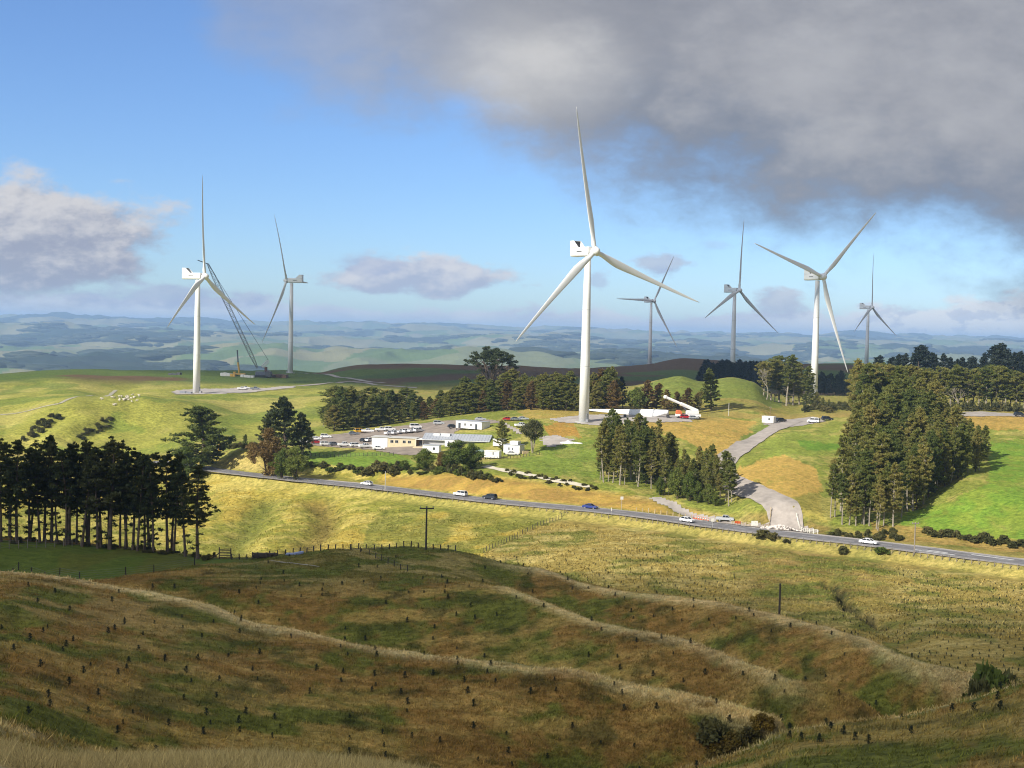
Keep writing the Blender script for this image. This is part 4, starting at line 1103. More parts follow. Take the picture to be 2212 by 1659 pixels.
sgt = thing('road_sign', 'white and orange picture board standing beside the road bend by the single pine', 'sign', (sg.x, sg.y, sg.z), .25)
for x in (-1.5, 1.5): MB().box(x - .06, x + .06, -.06, .06, -.5, 3.6).obj('post', grey_dark, sgt)
MB().box(-2.0, -.1, -.16, -.08, 1.6, 4.0).obj('white_panel', mat('sign_white', (.82, .8, .72), .5), sgt)
MB().box(-.097, 2.0, -.16, -.08, 1.6, 4.0).obj('orange_panel', mat('sign_orange', (.75, .42, .06), .5), sgt)
MB().prism([(-1.8, 2.1), (-1.0, 2.1), (-.5, 2.3), (-.2, 2.1), (-.2, 2.5), (-.7, 2.75), (-1.0, 2.6), (-1.3, 3.1), (-1.7, 3.0)], -.2, -.163).obj('picture', grey_dark, sgt)

# ------------------------------------------------------------------ vehicles
def lerp(a, b, t): return a + (b - a) * t
WHEEL = {}
def wheel_mesh(rad):
    if rad not in WHEEL:
        w_ = MB(); w_.tube([(0, -.11, 0), (0, .11, 0)], rad, 14, 0); w_.tube([(0, -.118, 0), (0, .118, 0)], rad * .58, 10, 1)
        WHEEL[rad] = w_.mesh('wheel', [rubber, mat('alloy', (.45, .45, .46), .35, .6)])
    return WHEEL[rad]
def paint(name, rgb): return mat('car_paint_' + name, rgb, .28, 0, .04, 1)
PAINT = {'white': paint('white', (.80, .80, .80)), 'silver': paint('silver', (.42, .44, .46)), 'red': paint('red', (.38, .015, .02)), 'blue': paint('blue', (.03, .05, .22)),
         'dark': paint('dark', (.03, .035, .045)), 'grey': paint('grey', (.16, .18, .21)), 'yellow': paint('yellow', (.75, .42, .02))}
SHAPES = {
 'hatch': dict(L=4.2, W=1.76, body=[(-2.1, .32), (2.05, .32), (2.1, .62), (2.0, .84), (1.1, .98), (-1.95, 1.0), (-2.12, .8)],
               cab=[(1.05, .97), (.35, 1.42), (-1.3, 1.47), (-1.98, .99)], roof=[(.36, 1.42), (-1.28, 1.47), (-1.2, 1.52), (.2, 1.5)], ax=(1.3, -1.3), r=.32),
 'suv': dict(L=4.7, W=1.88, body=[(-2.35, .42), (2.3, .42), (2.35, .8), (2.25, 1.02), (1.2, 1.15), (-2.25, 1.17), (-2.37, .9)],
             cab=[(1.15, 1.14), (.5, 1.70), (-2.0, 1.74), (-2.3, 1.16)], roof=[(.5, 1.70), (-2.0, 1.74), (-1.9, 1.81), (.35, 1.78)], ax=(1.42, -1.42), r=.38),
 'sedan': dict(L=4.7, W=1.82, body=[(-2.35, .32), (2.3, .32), (2.35, .6), (2.2, .82), (1.15, .95), (-1.7, .98), (-2.3, .92), (-2.38, .6)],
               cab=[(1.1, .95), (.25, 1.38), (-.95, 1.42), (-1.85, .97)], roof=[(.26, 1.38), (-.93, 1.42), (-.8, 1.46), (.12, 1.44)], ax=(1.4, -1.38), r=.33),
 'ute': dict(L=5.3, W=1.88, body=[(-2.65, .5), (2.6, .5), (2.65, .9), (2.5, 1.1), (1.5, 1.22), (-2.6, 1.22), (-2.67, .8)],
             cab=[(1.45, 1.21), (.8, 1.74), (-.55, 1.78), (-.8, 1.21)], roof=[(.8, 1.74), (-.55, 1.78), (-.5, 1.84), (.65, 1.82)], ax=(1.6, -1.5), r=.4),
 'van': dict(L=5.0, W=1.95, body=[(-2.5, .4), (2.45, .4), (2.5, .85), (2.3, 1.1), (1.75, 1.25), (-2.5, 1.25)],
             cab=[(1.7, 1.24), (1.0, 1.98), (-2.35, 2.02), (-2.5, 1.24)], roof=[(1.0, 1.97), (-2.35, 2.02), (-2.3, 2.12), (.8, 2.1)], ax=(1.6, -1.55), r=.36)}
CARM = {}
def car_meshes(kind, colr):
    if (kind, colr) in CARM: return CARM[(kind, colr)]
    s = SHAPES[kind]; hw = s['W'] / 2
    b = MB(); b.prism(s['body'], -hw, hw, 0, lambda z: max(0, (z - .75)) * .16 + max(0, .5 - z) * .2)
    zb = min(z for x, z in s['cab'])
    roof = s['roof']; zr = max(z for x, z in s['cab'])
    lean = lambda z: .07 + max(0, z - zb) * .30
    b.prism(roof, -hw, hw, 0, lean)
    # pillars of body colour
    c = s['cab']
    for (xa, za), (xb, zb_) in (((c[0][0], c[0][1]), (c[1][0], c[1][1])), ((c[3][0], c[3][1]), (c[2][0], c[2][1])), ((lerp(c[0][0], c[3][0], .52), c[0][1]), (lerp(c[1][0], c[2][0], .5), c[1][1] + .02))):
        for sgn in (-1, 1):
            b.tube([(xa, sgn * (hw - lean(za)), za), (xb, sgn * (hw - lean(zb_)), zb_)], .055, 5)
    if kind == 'ute': b.box(-2.6, -.9, -hw + .1, -hw + .2, 1.2, 1.26); 
    body = b.mesh('body', PAINT[colr], False, .03)
    g = MB().prism(c, -hw + .015, hw - .015, 0, lean).mesh('windows', glass)
    h = []
    for sgn in (-1, 1): h.append(MB().box(s['L'] / 2 - .22, s['L'] / 2 + .01, sgn * hw * .72 - .18, sgn * hw * .72 + .18, .66 * s['r'] / .33 , .8 * s['r'] / .33).mesh('headlight', mat('lamp_lens', (.7, .7, .72), .15)))
    CARM[(kind, colr)] = (body, g, h, s)
    return CARM[(kind, colr)]
def car(kind, colr, x, y, z, yaw, label, name='car', group=None, cat=None, pitch=0):
    body, g, h, s = car_meshes(kind, colr)
    t = thing(name, label, cat or {'ute': 'pickup', 'van': 'van'}.get(kind, 'car'), (x, y, z), yaw, group)
    bo = link('body', body, t); link('windows', g, t); [link('headlight', k, t) for k in h]
    for ax in s['ax']:
        for sgn in (-1, 1): link('wheel', wheel_mesh(s['r']), t, (ax, sgn * (s['W'] / 2 - .13), s['r']))
    return t
def road_yaw(u):
    a = np.array(at(u - 15, rr(u - 15))); b = np.array(at(u + 15, rr(u + 15))); d = b - a
    return math.atan2(d[1], d[0])
def road_car(kind, colr, u, lane, left, label, name):
    x, y = at(u, rr(u) + lane); car(kind, colr, x, y, ROADZ + .055, road_yaw(u) + (PI if left else 0), label, name, 'cars driving on the main road')
road_car('hatch', 'white', 795, 1.9, True, 'white hatchback on the main road, furthest left of those driving', 'moving_car')
road_car('suv', 'white', 998, 1.9, True, 'white car on the road following close to a dark one below the clay bank', 'moving_car')
road_car('suv', 'dark', 1062, 1.9, True, 'dark four wheel drive with pale roof rack below the clay bank', 'moving_car')
road_car('sedan', 'blue', 1280, 1.6, False, 'blue saloon on the road at the foot of the clay bank', 'moving_car')
road_car('hatch', 'white', 1491, -1.8, False, 'white hatchback passing the row of cones near the junction', 'moving_car')
road_car('sedan', 'white', 1886, -1.6, False, 'white saloon on the road below the large pine block, furthest right', 'moving_car')
PK = 'cars parked in the site car park'
def park(kind, colr, u, v, yaw, label, rmin=440, name='parked_car', grp=PK):
    q = hit(u, v, rmin); x, y, z = q; car(kind, colr, x, y, z + .16, yaw, label, name, grp)
Y1 = .35
park('sedan', 'white', 657, 956, .15, 'white car at the far left end of the car park, beside a dark pine')
park('hatch', 'red', 684, 959, Y1, 'bright red car in the front row of the car park')
park('suv', 'white', 704, 963, Y1, 'white car directly right of the red one in the front row')
park('hatch', 'grey', 722, 963, Y1 + .2, 'blue-grey car in the front row, third from the red one')
park('ute', 'white', 744, 965, Y1, 'white pickup in the middle of the front row of the car park')
park('suv', 'white', 769, 966, Y1 + .1, 'white car in the front row, left of the pair before the cream office wing')
park('ute', 'white', 789, 968, Y1 + .1, 'white pickup in the front row, second from its right end')
park('sedan', 'white', 818, 972, .05, 'white car at the right end of the front row before the cream wing')
park('hatch', 'white', 683, 951, .2, 'white car parked behind the red one')
park('suv', 'white', 704, 947, .1, 'lone white four wheel drive on the gravel left of the car park')
park('hatch', 'dark', 787, 955, 1.0, 'black car tucked against the left end of the office')
park('hatch', 'white', 798, 954, 1.0, 'white car touching the left corner of the office')
park('van', 'yellow', 777, 936, .6, 'bright yellow van parked under the pine belt')
park('ute', 'white', 794, 935, .2, 'white pickup next to the yellow van')
park('hatch', 'grey', 764, 940, .2, 'dark grey car left of the yellow van')
park('ute', 'white', 824, 932, .3, 'white pickup at the left of the upper car park row')
park('suv', 'white', 842, 931, .3, 'white car second along the upper car park row')
for i, (u, v) in enumerate(((843, 940), (857, 939), (869, 937), (881, 936), (893, 935), (905, 934))):
    park('suv' if i % 2 else 'ute', 'white', u, v, .75, ['white pickup at the front left of the tight row behind the office roof', 'white four wheel drive second in the tight row behind the office roof', 'white pickup third in the tight row behind the office roof',
         'white four wheel drive fourth in the tight row behind the office roof', 'white pickup fifth in the tight row behind the office roof', 'white four wheel drive ending the tight row behind the office roof'][i])
park('van', 'white', 898, 926, .3, 'white van standing above the end of the tight row')
park('suv', 'silver', 948, 918, .1, 'silver four wheel drive parked alone under the pine belt')
park('hatch', 'dark', 978, 925, .35, 'dark car beside the left wall of the upper white hut')
park('sedan', 'silver', 1038, 909, .1, 'pale silver car parked on the rise above the upper white hut')
park('sedan', 'red', 1098, 909, .05, 'dark red car left of two grey ones below the pine belt')
park('sedan', 'grey', 1114, 909, .1, 'grey car between the dark red one and the silver one')
park('sedan', 'silver', 1130, 908, .1, 'silver car right of the dark red and grey ones')
park('ute', 'white', 1126, 923, .4, 'white pickup on the gravel lane above the multi-stemmed tree')
park('sedan', 'white', 1106, 984, .05, 'white car parked in front of the hut with a roof box')
SITE = 'vehicles on the wind farm site'
park('suv', 'dark', 1687, 912, .5, 'dark blue car at the top of the site road beside the white hut', 500, 'parked_car', SITE)
park('van', 'white', 1757, 914, 2.6, 'white van truck on the right of the site road top', 500, 'parked_van', SITE)
park('ute', 'white', 522, 842, .2, 'white pickup on the pad right of the left tower', 690, 'parked_car', SITE)
park('ute', 'white', 530, 841, .3, 'second white pickup beside the first on the left turbine pad', 690, 'parked_car', SITE)
park('ute', 'grey', 551, 842, .1, 'dark grey pickup at the right end of the left turbine pad', 690, 'parked_car', SITE)
park('ute', 'silver', 1566, 1127, -.25, 'grey pickup standing by the cones at the junction', rr(1566) + 6, 'parked_car', SITE)
park('suv', 'dark', 2203, 900, .1, 'dark car at the right edge of the gravel yard before the tall pines', 500, 'parked_car', SITE)
park('suv', 'dark', 1787, 909, .2, 'dark machine right of the white van truck', 500, 'parked_car', SITE)
park('suv', 'red', 1481, 905, .1, 'orange-red vehicle in front of the white crane', 500, 'parked_car', SITE)
park('hatch', 'silver', 1498, 906, .2, 'silver car just right of the orange-red vehicle by the white crane', 500, 'parked_car', SITE)

# ------------------------------------------------------------------ poles, signs, cones, fences
def power_pole(u, vb, vt, label, rmin=0, r=None, rad=.17, arm=2.2, material=None, name='power_pole', cat='power pole'):
    q = hit(u, vb, rmin) if r is None else (*at(u, r), 0)
    x, y = q[0], q[1]; z = hgt(x, y); rg = math.hypot(x, y)
    H = P(u, vt, rg)[2] - z
    t = thing(name, label, cat, (x, y, z - .2), .2)
    MB().tube([(0, 0, 0), (0, 0, H * .5), (0, 0, H)], [rad, rad * .88, rad * .72], 8).obj('pole', material or pole_wood, t)
    if arm:
        MB().box(-arm / 2, arm / 2, -.2, -.08, H - .45, H - .25).obj('crossarm', material or pole_wood, t)
        for k in (-.45, 0, .45): MB().tube([(arm * k, -.14, H - .24), (arm * k, -.14, H + .02)], .06, 6).obj('insulator', mat('porcelain', (.3, .28, .27), .3), t)
    return t
power_pole(920, 1189, 1091, 'dark wooden power pole with short crossarm on the crest of the near hill', arm=2.4)
power_pole(1697, 1329, 1258, 'slim dark power pole without crossarm standing behind the right-hand spur', r=174, arm=0)
power_pole(1975, 1196, 1126, 'grey power pole beside the road at the right below the pine block', rmin=290, arm=1.8, material=mat('grey_pole', (.25, .22, .19), .9))
power_pole(832, 1061, 1017, 'pale grey power pole at the road edge right of the white hatchback', rmin=380, arm=0, rad=.14, material=mat('pale_pole', (.5, .48, .42), .8))
power_pole(1574, 898, 869, 'pale post standing on the knoll right of the white crane', rmin=500, arm=0, rad=.16, material=mat('pale_pole', (.5, .48, .42), .8))
power_pole(1663, 908, 878, 'thin brown pole beside the white site hut', rmin=500, arm=.9, rad=.12, material=mat('brown_pole', (.3, .2, .12), .9))
def road_sign(u, off, h, label, yaw=0.2, panel=(.9, .9), colr='sign_white', name='road_sign'):
    x, y = at(u, rr(u) + off)
    t = thing(name, label, 'sign', (x, y, hgt(x, y)), yaw)
    MB().tube([(0, 0, -.3), (0, 0, h)], .05, 6).obj('post', mat('galvanised', (.5, .5, .5), .5, .3), t)
    MB().box(-panel[0] / 2, panel[0] / 2, -.1, -.06, h - panel[1], h).obj('panel', MATS[colr] if colr in MATS else mat(colr, (.8, .8, .78), .5), t)
    return t
road_sign(1348, 6, 4.0, 'tall white sign on a pole at the foot of the clay bank', panel=(.9, .9))
road_sign(1546, -6, 3.0, 'white road sign on the near verge opposite the grey pickup')
road_sign(1326, -5.5, 2.3, 'slim white edge post on the near verge below the clay bank', panel=(.25, .9))
bx_, by_ = at(1637, rr(1637) + 11)
bd = thing('notice_board', 'white rectangular notice board by the orange barriers at the site entrance', 'notice board', (bx_, by_, hgt(bx_, by_)), .15)
for x in (-.8, .8): MB().box(x - .05, x + .05, -.05, .05, -.3, 1.0).obj('post', timber, bd)
MB().box(-1.0, 1.0, -.1, -.055, .5, 1.9).obj('panel', MATS['sign_white'], bd)
orange = mat('orange_plastic', (.72, .13, .03), .5, 0, .1, 2)
for i in range(7):
    x, y = at(1505 + i * 5.2, rr(1505 + i * 5.2) + 7.2 + .5 * i)
    c = thing('traffic_cone', 'orange and white cone in the row beside the road before the junction', 'traffic cone', (x, y, hgt(x, y) + .1), 0, 'cones beside the road')
    MB().box(-.3, .3, -.3, .3, 0, .08).obj('base', orange, c)
    MB().tube([(0, 0, .08), (0, 0, .5), (0, 0, 1.1)], [.24, .16, .05], 10).obj('cone', orange, c)
    MB().tube([(0, 0, .5), (0, 0, .75)], [.172, .122], 10, 0, False).obj('white_band', MATS['sign_white'], c)
def rail_fence(pts, label, n_post, h=1.1, rails=3, material=None, pw=.07, name='fence', step=None, wire=False, group=None):
    """pts: ground xy polyline"""
    pts = np.array(pts, float); s = np.concatenate([[0], np.cumsum(np.hypot(*np.diff(pts, axis=0).T))])
    q = np.linspace(0, s[-1], n_post)
    xy = np.stack([np.interp(q, s, pts[:, 0]), np.interp(q, s, pts[:, 1])], -1)
    zs = [hgt(*p) for p in xy]
    o = Vector((xy[0][0], xy[0][1], zs[0]))
    t = thing(name, label, 'fence', o, 0, group)
    mtl = material or fencewood
    pm = MB().box(-pw, pw, -pw, pw, -.4, h).mesh('post', mtl)
    rg = random.Random(n_post)
    for p, z in zip(xy, zs):
        k = link('post', pm, t, Vector((p[0], p[1], z)) - o); k.rotation_euler = (rg.uniform(-.06, .06), rg.uniform(-.06, .06), rg.uniform(0, 3)); k.scale = (1, 1, rg.uniform(.85, 1.12))
    rb = MB()
    for i in range(n_post - 1):
        for k in range(rails):
            zz = h * (k + .7) / rails
            rb.tube([(xy[i][0] - o.x, xy[i][1] - o.y, zs[i] - o.z + zz), (xy[i + 1][0] - o.x, xy[i + 1][1] - o.y, zs[i + 1] - o.z + zz)], .012 if wire else .05, 4, 0, False)
    rb.obj('wire' if wire else 'rail', mat('fence_wire', (.2, .2, .2), .5, .5) if wire else mtl, t)
    return t
G = lambda u, v, rm=0: hit(u, v, rm)[:2]
R4 = lambda us, off: [at(u, rr(u) + off) for u in us]
rail_fence(R4(range(560, 1340, 40), -6.6), 'wire fence on grey posts along the near edge of the road, left half', 62, 1.25, 4, None, .07, 'fence', None, True)
rail_fence(R4(range(1345, 2300, 40), -6.6), 'wire fence on grey posts along the near edge of the road, right half', 66, 1.25, 4, None, .07, 'fence', None, True)
rail_fence([at(0, 176), G(60, 1232, 185), G(158, 1254, 180), G(250, 1245, 180), G(345, 1233, 180), G(420, 1221, 180)], 'wire fence of thin dark posts along the lower edge of the left paddock', 12, 1.3, 4, pole_wood, .07, 'fence', None, True)
rail_fence([G(0, 1186, 200), G(80, 1184, 200), G(160, 1180, 200), G(230, 1180, 200)], 'faint wire fence across the paddock in front of the dark pine stand', 13, 1.5, 4, fencewood, .05, 'fence', None, True)
rail_fence([at(505, 213), at(570, 211.5), at(640, 210.5), at(700, 208), at(760, 206.5), at(830, 207), at(900, 209), at(990, 207)], 'leaning dark post and wire fence on the near hill crest around the stacked timber', 31, .95, 4, pole_wood, .075, 'fence', None, True)
rail_fence([G(1045, 1194, 230), G(1100, 1168, 230), G(1160, 1138, 230), G(1220, 1108, 230)], 'dark wire fence dividing the green bowl from the planted field', 30, 1.3, 4, pole_wood, .07, 'fence', None, True)
rail_fence([G(760, 1190), G(800, 1200), G(880, 1235)], 'short run of thin old posts on the top of the near hill', 9, 1.0, 2, pole_wood, .05, 'fence', None, True)
rail_fence([G(665, 985, 440), G(740, 987, 440), G(850, 984, 440)], 'wire fence across the green bank below the car park', 22, 1.2, 4, darkwood, .07, 'fence', None, True)
rail_fence([G(1060, 993, 440), G(1110, 990, 440), G(1165, 982, 440)], 'dark low fence in front of the roof-box hut', 16, 1.1, 4, darkwood, .07, 'fence', None, True)
rail_fence(R4([1588, 1600, 1620, 1632], 12), 'pale timber rail fence left of the notice board at the site entrance', 8, 1.25, 3, timber, .09)
rail_fence([at(1656, rr(1656) + 10), at(1668, rr(1668) + 14), at(1672, rr(1672) + 20)], 'pale timber rail fence at the gate post right of the notice board', 7, 1.3, 3, timber, .09)
rail_fence([at(1728, rr(1728) + 19), at(1740, rr(1740) + 13), at(1756, rr(1756) + 8), at(1775, rr(1775) + 6.5)], 'white rail fence along the right side of the site entrance', 11, 1.3, 3, mat('white_timber', (.7, .68, .6), .7), .08)
rail_fence(R4([1380, 1430, 1470, 1500], 6.2), 'row of short pale timber marker posts beside the road before the junction', 10, 1.2, 0, timber, .1)
for i, (u, o) in enumerate(((1598, 9.5), (1603, 9.5))):
    x, y = at(u, rr(u) + o)
    t = thing('barrier', ['orange barrier in front of the left end of the timber rails', 'orange barrier just right of the first one by the timber rails'][i], 'barrier', (x, y, hgt(x, y) + .1), .2)
    MB().box(-.55, .55, -.04, .04, .45, 1.1).obj('board', orange, t)
    for xx in (-.45, .45): MB().box(xx - .04, xx + .04, -.3, .3, 0, .06).box(xx - .03, xx + .03, -.05, .05, .0, 1.15).obj('leg', grey_dark, t)
# loading race, stacked timber, blue trough on the near crest
q = Vector(hit(490, 1204)); q = Vector((*at(490, 214.5), 0)); q.z = hgt(q.x, q.y)
lg = thing('stock_gate', 'dark wooden five rail stock gate with a brace beside the last pine', 'gate', q, .25)
for x in (-.95, .95): MB().box(x - .09, x + .09, -.09, .09, -.4, 1.95 if x < 0 else 1.7).obj('post', darkwood, lg)
gt = MB()
for k in range(6): gt.box(-.86, .86, -.05, .05, .18 + k * .27, .30 + k * .27)
gt.obj('rails', darkwood, lg)
MB().tube([(-1.0, 0, .9), (-2.4, .3, -.1)], .1, 5).obj('brace', darkwood, lg)
q = Vector((*at(578, 211), 0)); q.z = hgt(q.x, q.y)
wt = MB(); rg = random.Random(5)
for k in range(16):
    L2 = rg.uniform(1.4, 2.3); y = rg.uniform(-.5, .5); z = .12 + .2 * (k // 4)
    wt.box(-2.2 + rg.uniform(0, .4), -2.2 + rg.uniform(0, .4) + 2 * L2 - .2, y - .1, y + .1, z - .09, z + .09)
for x in (-2.1, -1.2, .3, 1.6): wt.box(x - .08, x + .08, -.65, -.5, -.2, 1.05)
tag(wt.obj('timber_stack', darkwood, None, q, .05), 'low dark stack of old timber on the crest left of the blue sheet', 'timber stack')
q = Vector((*at(641, 207.5), 0)); q.z = hgt(q.x, q.y)
bt = MB(); bt.prism([(-1.5, .05), (-1.1, .02), (.3, .04), (1.5, .35), (1.45, .6), (.9, .55), (-.2, .3), (-1.3, .3)], -.5, .5)
tag(bt.obj('tarpaulin', mat('blue_sheet', (.24, .29, .46), .5, 0, .15, 2), None, q, .1, False, .06), 'crumpled pale blue sheet lying by the fence on the near crest', 'tarpaulin')
x, y = at(1697, rr(1697) + 8)
hp_ = MB(); rg = random.Random(9)
for k in range(150):
    a = rg.uniform(0, 2 * PI); d = rg.uniform(0, 1) ** .7; s = rg.uniform(.18, .5)
    px_, py_ = d * 6.3 * math.cos(a), d * 2.6 * math.sin(a)
    hp_.ball((px_, py_, hgt(x + px_, y + py_) - hgt(x, y) + (1 - d) * 1.25 + .12), s, s * rg.uniform(.6, 1), s * rg.uniform(.5, .8), 6, 4)
tag(hp_.obj('rubble_heap', mat('pale_rock', (.62, .56, .50), .9, 0, .2, 2), None, (x, y, hgt(x, y)), 0), 'pale stone rubble heap at the mouth of the site road', 'rubble heap')
# ------------------------------------------------------------------ trees
bark = mat('pine_bark', (.115, .085, .06), .95, 0, .3, 1.5)
bark_pale = mat('pale_bark', (.30, .26, .20), .95, 0, .25, 1.5)
pine_leaf = leaf_mat('pine_needles', [(.0, (.075, .105, .03)), (.3, (.155, .19, .046)), (.55, (.25, .255, .062)), (.8, (.36, .31, .09)), (1, (.42, .30, .11))], .5)
dark_leaf = leaf_mat('dark_pine_needles', [(.0, (.03, .045, .02)), (.5, (.075, .095, .032)), (1, (.14, .135, .046))], .35)  # darker needles, with the left stand's cloud shade put into the colour
shaded_leaf = leaf_mat('shaded_pine_needles', [(.0, (.012, .022, .018)), (.5, (.022, .034, .024)), (1, (.040, .050, .030))], .12)  # shaded copy of the needles: cloud shade of the far woods painted in
brown_leaf = leaf_mat('bronze_foliage', [(.0, (.11, .07, .026)), (.5, (.20, .13, .044)), (1, (.28, .20, .065))], .4)
green_leaf = leaf_mat('broad_leaves', [(.0, (.08, .12, .024)), (.5, (.16, .205, .04)), (1, (.25, .265, .06))], .45)
scrub_leaf = leaf_mat('scrub_leaves', [(.0, (.06, .068, .025)), (.5, (.13, .13, .042)), (1, (.23, .185, .065))], .4)
gorse_leaf = leaf_mat('gorse_leaves', [(.0, (.05, .05, .016)), (.4, (.11, .095, .022)), (.7, (.22, .15, .025)), (1, (.45, .30, .03))], .3, .9)

def leaves(rng, C, Rr, total, lw=(.55, .20), up=.15, flatk=.55):
    """C (k,3) clump centres, Rr (k,) radii -> needle tufts as small quads through each clump"""
    k = len(C); per = max(3, total // k)
    c = np.repeat(C, per, 0); r = np.repeat(Rr, per)
    o = rng.normal(size=(len(c), 3)); o /= np.linalg.norm(o, axis=1)[:, None]
    o *= (rng.random(len(c)) ** .45)[:, None]
    p = c + o * r[:, None] * np.array([1, 1, flatk])
    d = o * .8 + rng.normal(size=o.shape) * .7; d[:, 2] += up
    d /= np.linalg.norm(d, axis=1)[:, None]
    s = np.cross(d, rng.normal(size=d.shape)); s /= np.linalg.norm(s, axis=1)[:, None] + 1e-9
    L = lw[0] * (.6 + .8 * rng.random(len(c)))[:, None]; Wd = lw[1] * (.6 + .8 * rng.random(len(c)))[:, None]
    v = np.stack([p - d * L * .5 - s * Wd * .25, p - s * Wd * .5 + d * L * .1, p + d * L * .6, p + s * Wd * .5 + d * L * .1], 1).reshape(-1, 3)
    return v, np.arange(len(v)).reshape(-1, 4)

def pine(seed, h=20, cb=.45, rad=3.2, nleaf=6000, prof='mid', dead=True, leaf=None, barkm=None, sway=.5, lw=(.62, .24), trunk_r=.30, flatk=.5, whorl=.052, fork=False):
    rng = np.random.default_rng(seed)
    t = MB()
    sw = lambda z: np.array([sway * math.sin(z / h * 2.3 + seed), sway * math.cos(z / h * 1.9 + seed * 2), 0]) * (z / h)
    zs = np.linspace(-.8, h * .97, 9)
    pts = [sw(max(z, 0)) + np.array([0, 0, z]) for z in zs]
    t.tube(pts, [trunk_r * (1.25 if i == 0 else 1) * (1 - .88 * max(z, 0) / h) + .02 for i, z in enumerate(zs)], 7)
    C, Rr = [], []
    z = cb * h
    while z < h * .985:
        f = (z - cb * h) / (h * (1 - cb))
        if prof == 'mid': pr = min(1, .45 + f * 2.2) * (1 - f) ** .62
        elif prof == 'cone': pr = (1 - f) ** .85 * min(1, .7 + f * 2)
        elif prof == 'flat': pr = min(1, .35 + f * 1.1) * (1 - f ** 4) ** .7
        else: pr = math.sqrt(max(0.02, 1 - (2 * f - 1) ** 2))
        nb = int(rng.integers(3, 6)); a0 = rng.random() * 6.28
        for b in range(nb):
            a = a0 + b * 6.28 / nb + rng.normal() * .35
            Lb = rad * pr * (.62 + .65 * rng.random()) + .25
            el = .12 + .35 * f + rng.normal() * .12
            base = sw(z) + np.array([0, 0, z])
            dv = np.array([math.cos(a) * math.cos(el), math.sin(a) * math.cos(el), math.sin(el)])
            tip = base + dv * Lb + np.array([0, 0, .06 * Lb * Lb * .3])
            t.tube([base, base + dv * Lb * .5 + np.array([0, 0, -.04 * Lb]), tip], [.07 * (1 - f) + .035, .05 * (1 - f) + .025, .015], 4, 0, False)
            for s in ((.38, .62, .84, 1.0) if Lb > 1.4 else (.6, 1.0)):
                if rng.random() < .13: continue
                p = base * (1 - s) + tip * s + rng.normal(size=3) * .22
                C.append(p); Rr.append((.34 + .16 * Lb * .6) * (.75 + .5 * rng.random()))
        z += h * whorl * (.7 + .6 * rng.random()) * (1 - .35 * f)
    for _ in range(3): C.append(sw(h) + np.array([rng.normal() * .15, rng.normal() * .15, h * (.96 + .03 * _)])); Rr.append(.32)
    if dead:
        z = h * .12
        while z < cb * h:
            for b in range(int(rng.integers(1, 4))):
                a = rng.random() * 6.28; Lb = (.5 + 1.6 * rng.random()) * rad / 3.2
                base = sw(z) + np.array([0, 0, z]); dv = np.array([math.cos(a), math.sin(a), rng.normal() * .25])
                t.tube([base, base + dv * Lb], [.05, .015], 3, 0, False)
                if rng.random() < .22:
                    C.append(base + dv * Lb); Rr.append(.45 + .3 * rng.random())
            z += h * .045 * (.6 + .8 * rng.random())
    v, f = leaves(rng, np.array(C), np.array(Rr), nleaf, lw, .2, flatk)
    return [('trunk', t.mesh('trunk', barkm or bark)), ('crown', mesh_np('crown', v, f, [leaf or pine_leaf]))]

def round_tree(seed, h=8, rad=3.2, nleaf=4500, leaf=None, low=.12, stems=3, barkm=None, lw=(.42, .26), topfrac=1.0):
    rng = np.random.default_rng(seed); t = MB(); C, Rr = [], []
    for s in range(stems):
        a = s * 6.28 / stems + rng.random(); k = .35 * rad if stems > 1 else .1
        top = np.array([math.cos(a) * k, math.sin(a) * k, h * .75])
        t.tube([(math.cos(a) * .12, math.sin(a) * .12, -.5), tuple(top * .5), tuple(top)], [.17, .12, .05], 6)
        for b in range(7):
            z = h * (low + .1 + (.85 - low) * b / 7); a2 = rng.random() * 6.28
            p0 = top * (z / h); t.tube([tuple(p0), (p0[0] + math.cos(a2) * rad * .6, p0[1] + math.sin(a2) * rad * .6, z + h * .1)], [.06, .02], 4, 0, False)
    for i in range(70):
        d = rng.normal(size=3); d /= np.linalg.norm(d); k = rng.random() ** .35
        z = h * (low + (1 - low) * (.5 + .5 * d[2] * k))
        wz = math.sin(PI * min(1, max(.04, ((z / h - low) / (1 - low)) * .85 + .13))) ** .7
        C.append((d[0] * k * rad * wz * (.75 + .4 * rng.random()), d[1] * k * rad * wz * (.75 + .4 * rng.random()), z)); Rr.append(rad * (.20 + .14 * rng.random()))
    v, f = leaves(rng, np.array(C), np.array(Rr), nleaf, lw, .1, .8)
    return [('trunk', t.mesh('trunk', barkm or bark)), ('crown', mesh_np('crown', v, f, [leaf or green_leaf]))]

def bush_mesh(seed, leaf, nleaf=1500, lw=(.3, .2)):
    """about 2 m wide and 1.6 m tall, down to the ground"""
    rng = np.random.default_rng(seed); C, Rr = [], []
    for i in range(26):
        a = rng.random() * 6.28; k = rng.random() ** .6
        C.append((math.cos(a) * k, math.sin(a) * k * .8, .15 + (1.25 * (1 - k * k * .7)) * rng.random() ** .6)); Rr.append(.22 + .16 * rng.random())
    v, f = leaves(rng, np.array(C), np.array(Rr), nleaf, lw, .25, .9)
    t = MB()
    for k in range(5): t.tube([(0, 0, -.3), (rng.normal() * .4, rng.normal() * .4, .8)], [.05, .015], 4)
    return mesh_np('shrub', np.concatenate([v, np.array(t.v)]), [tuple(x) for x in f] + [tuple(x) for x in t.f], [leaf])

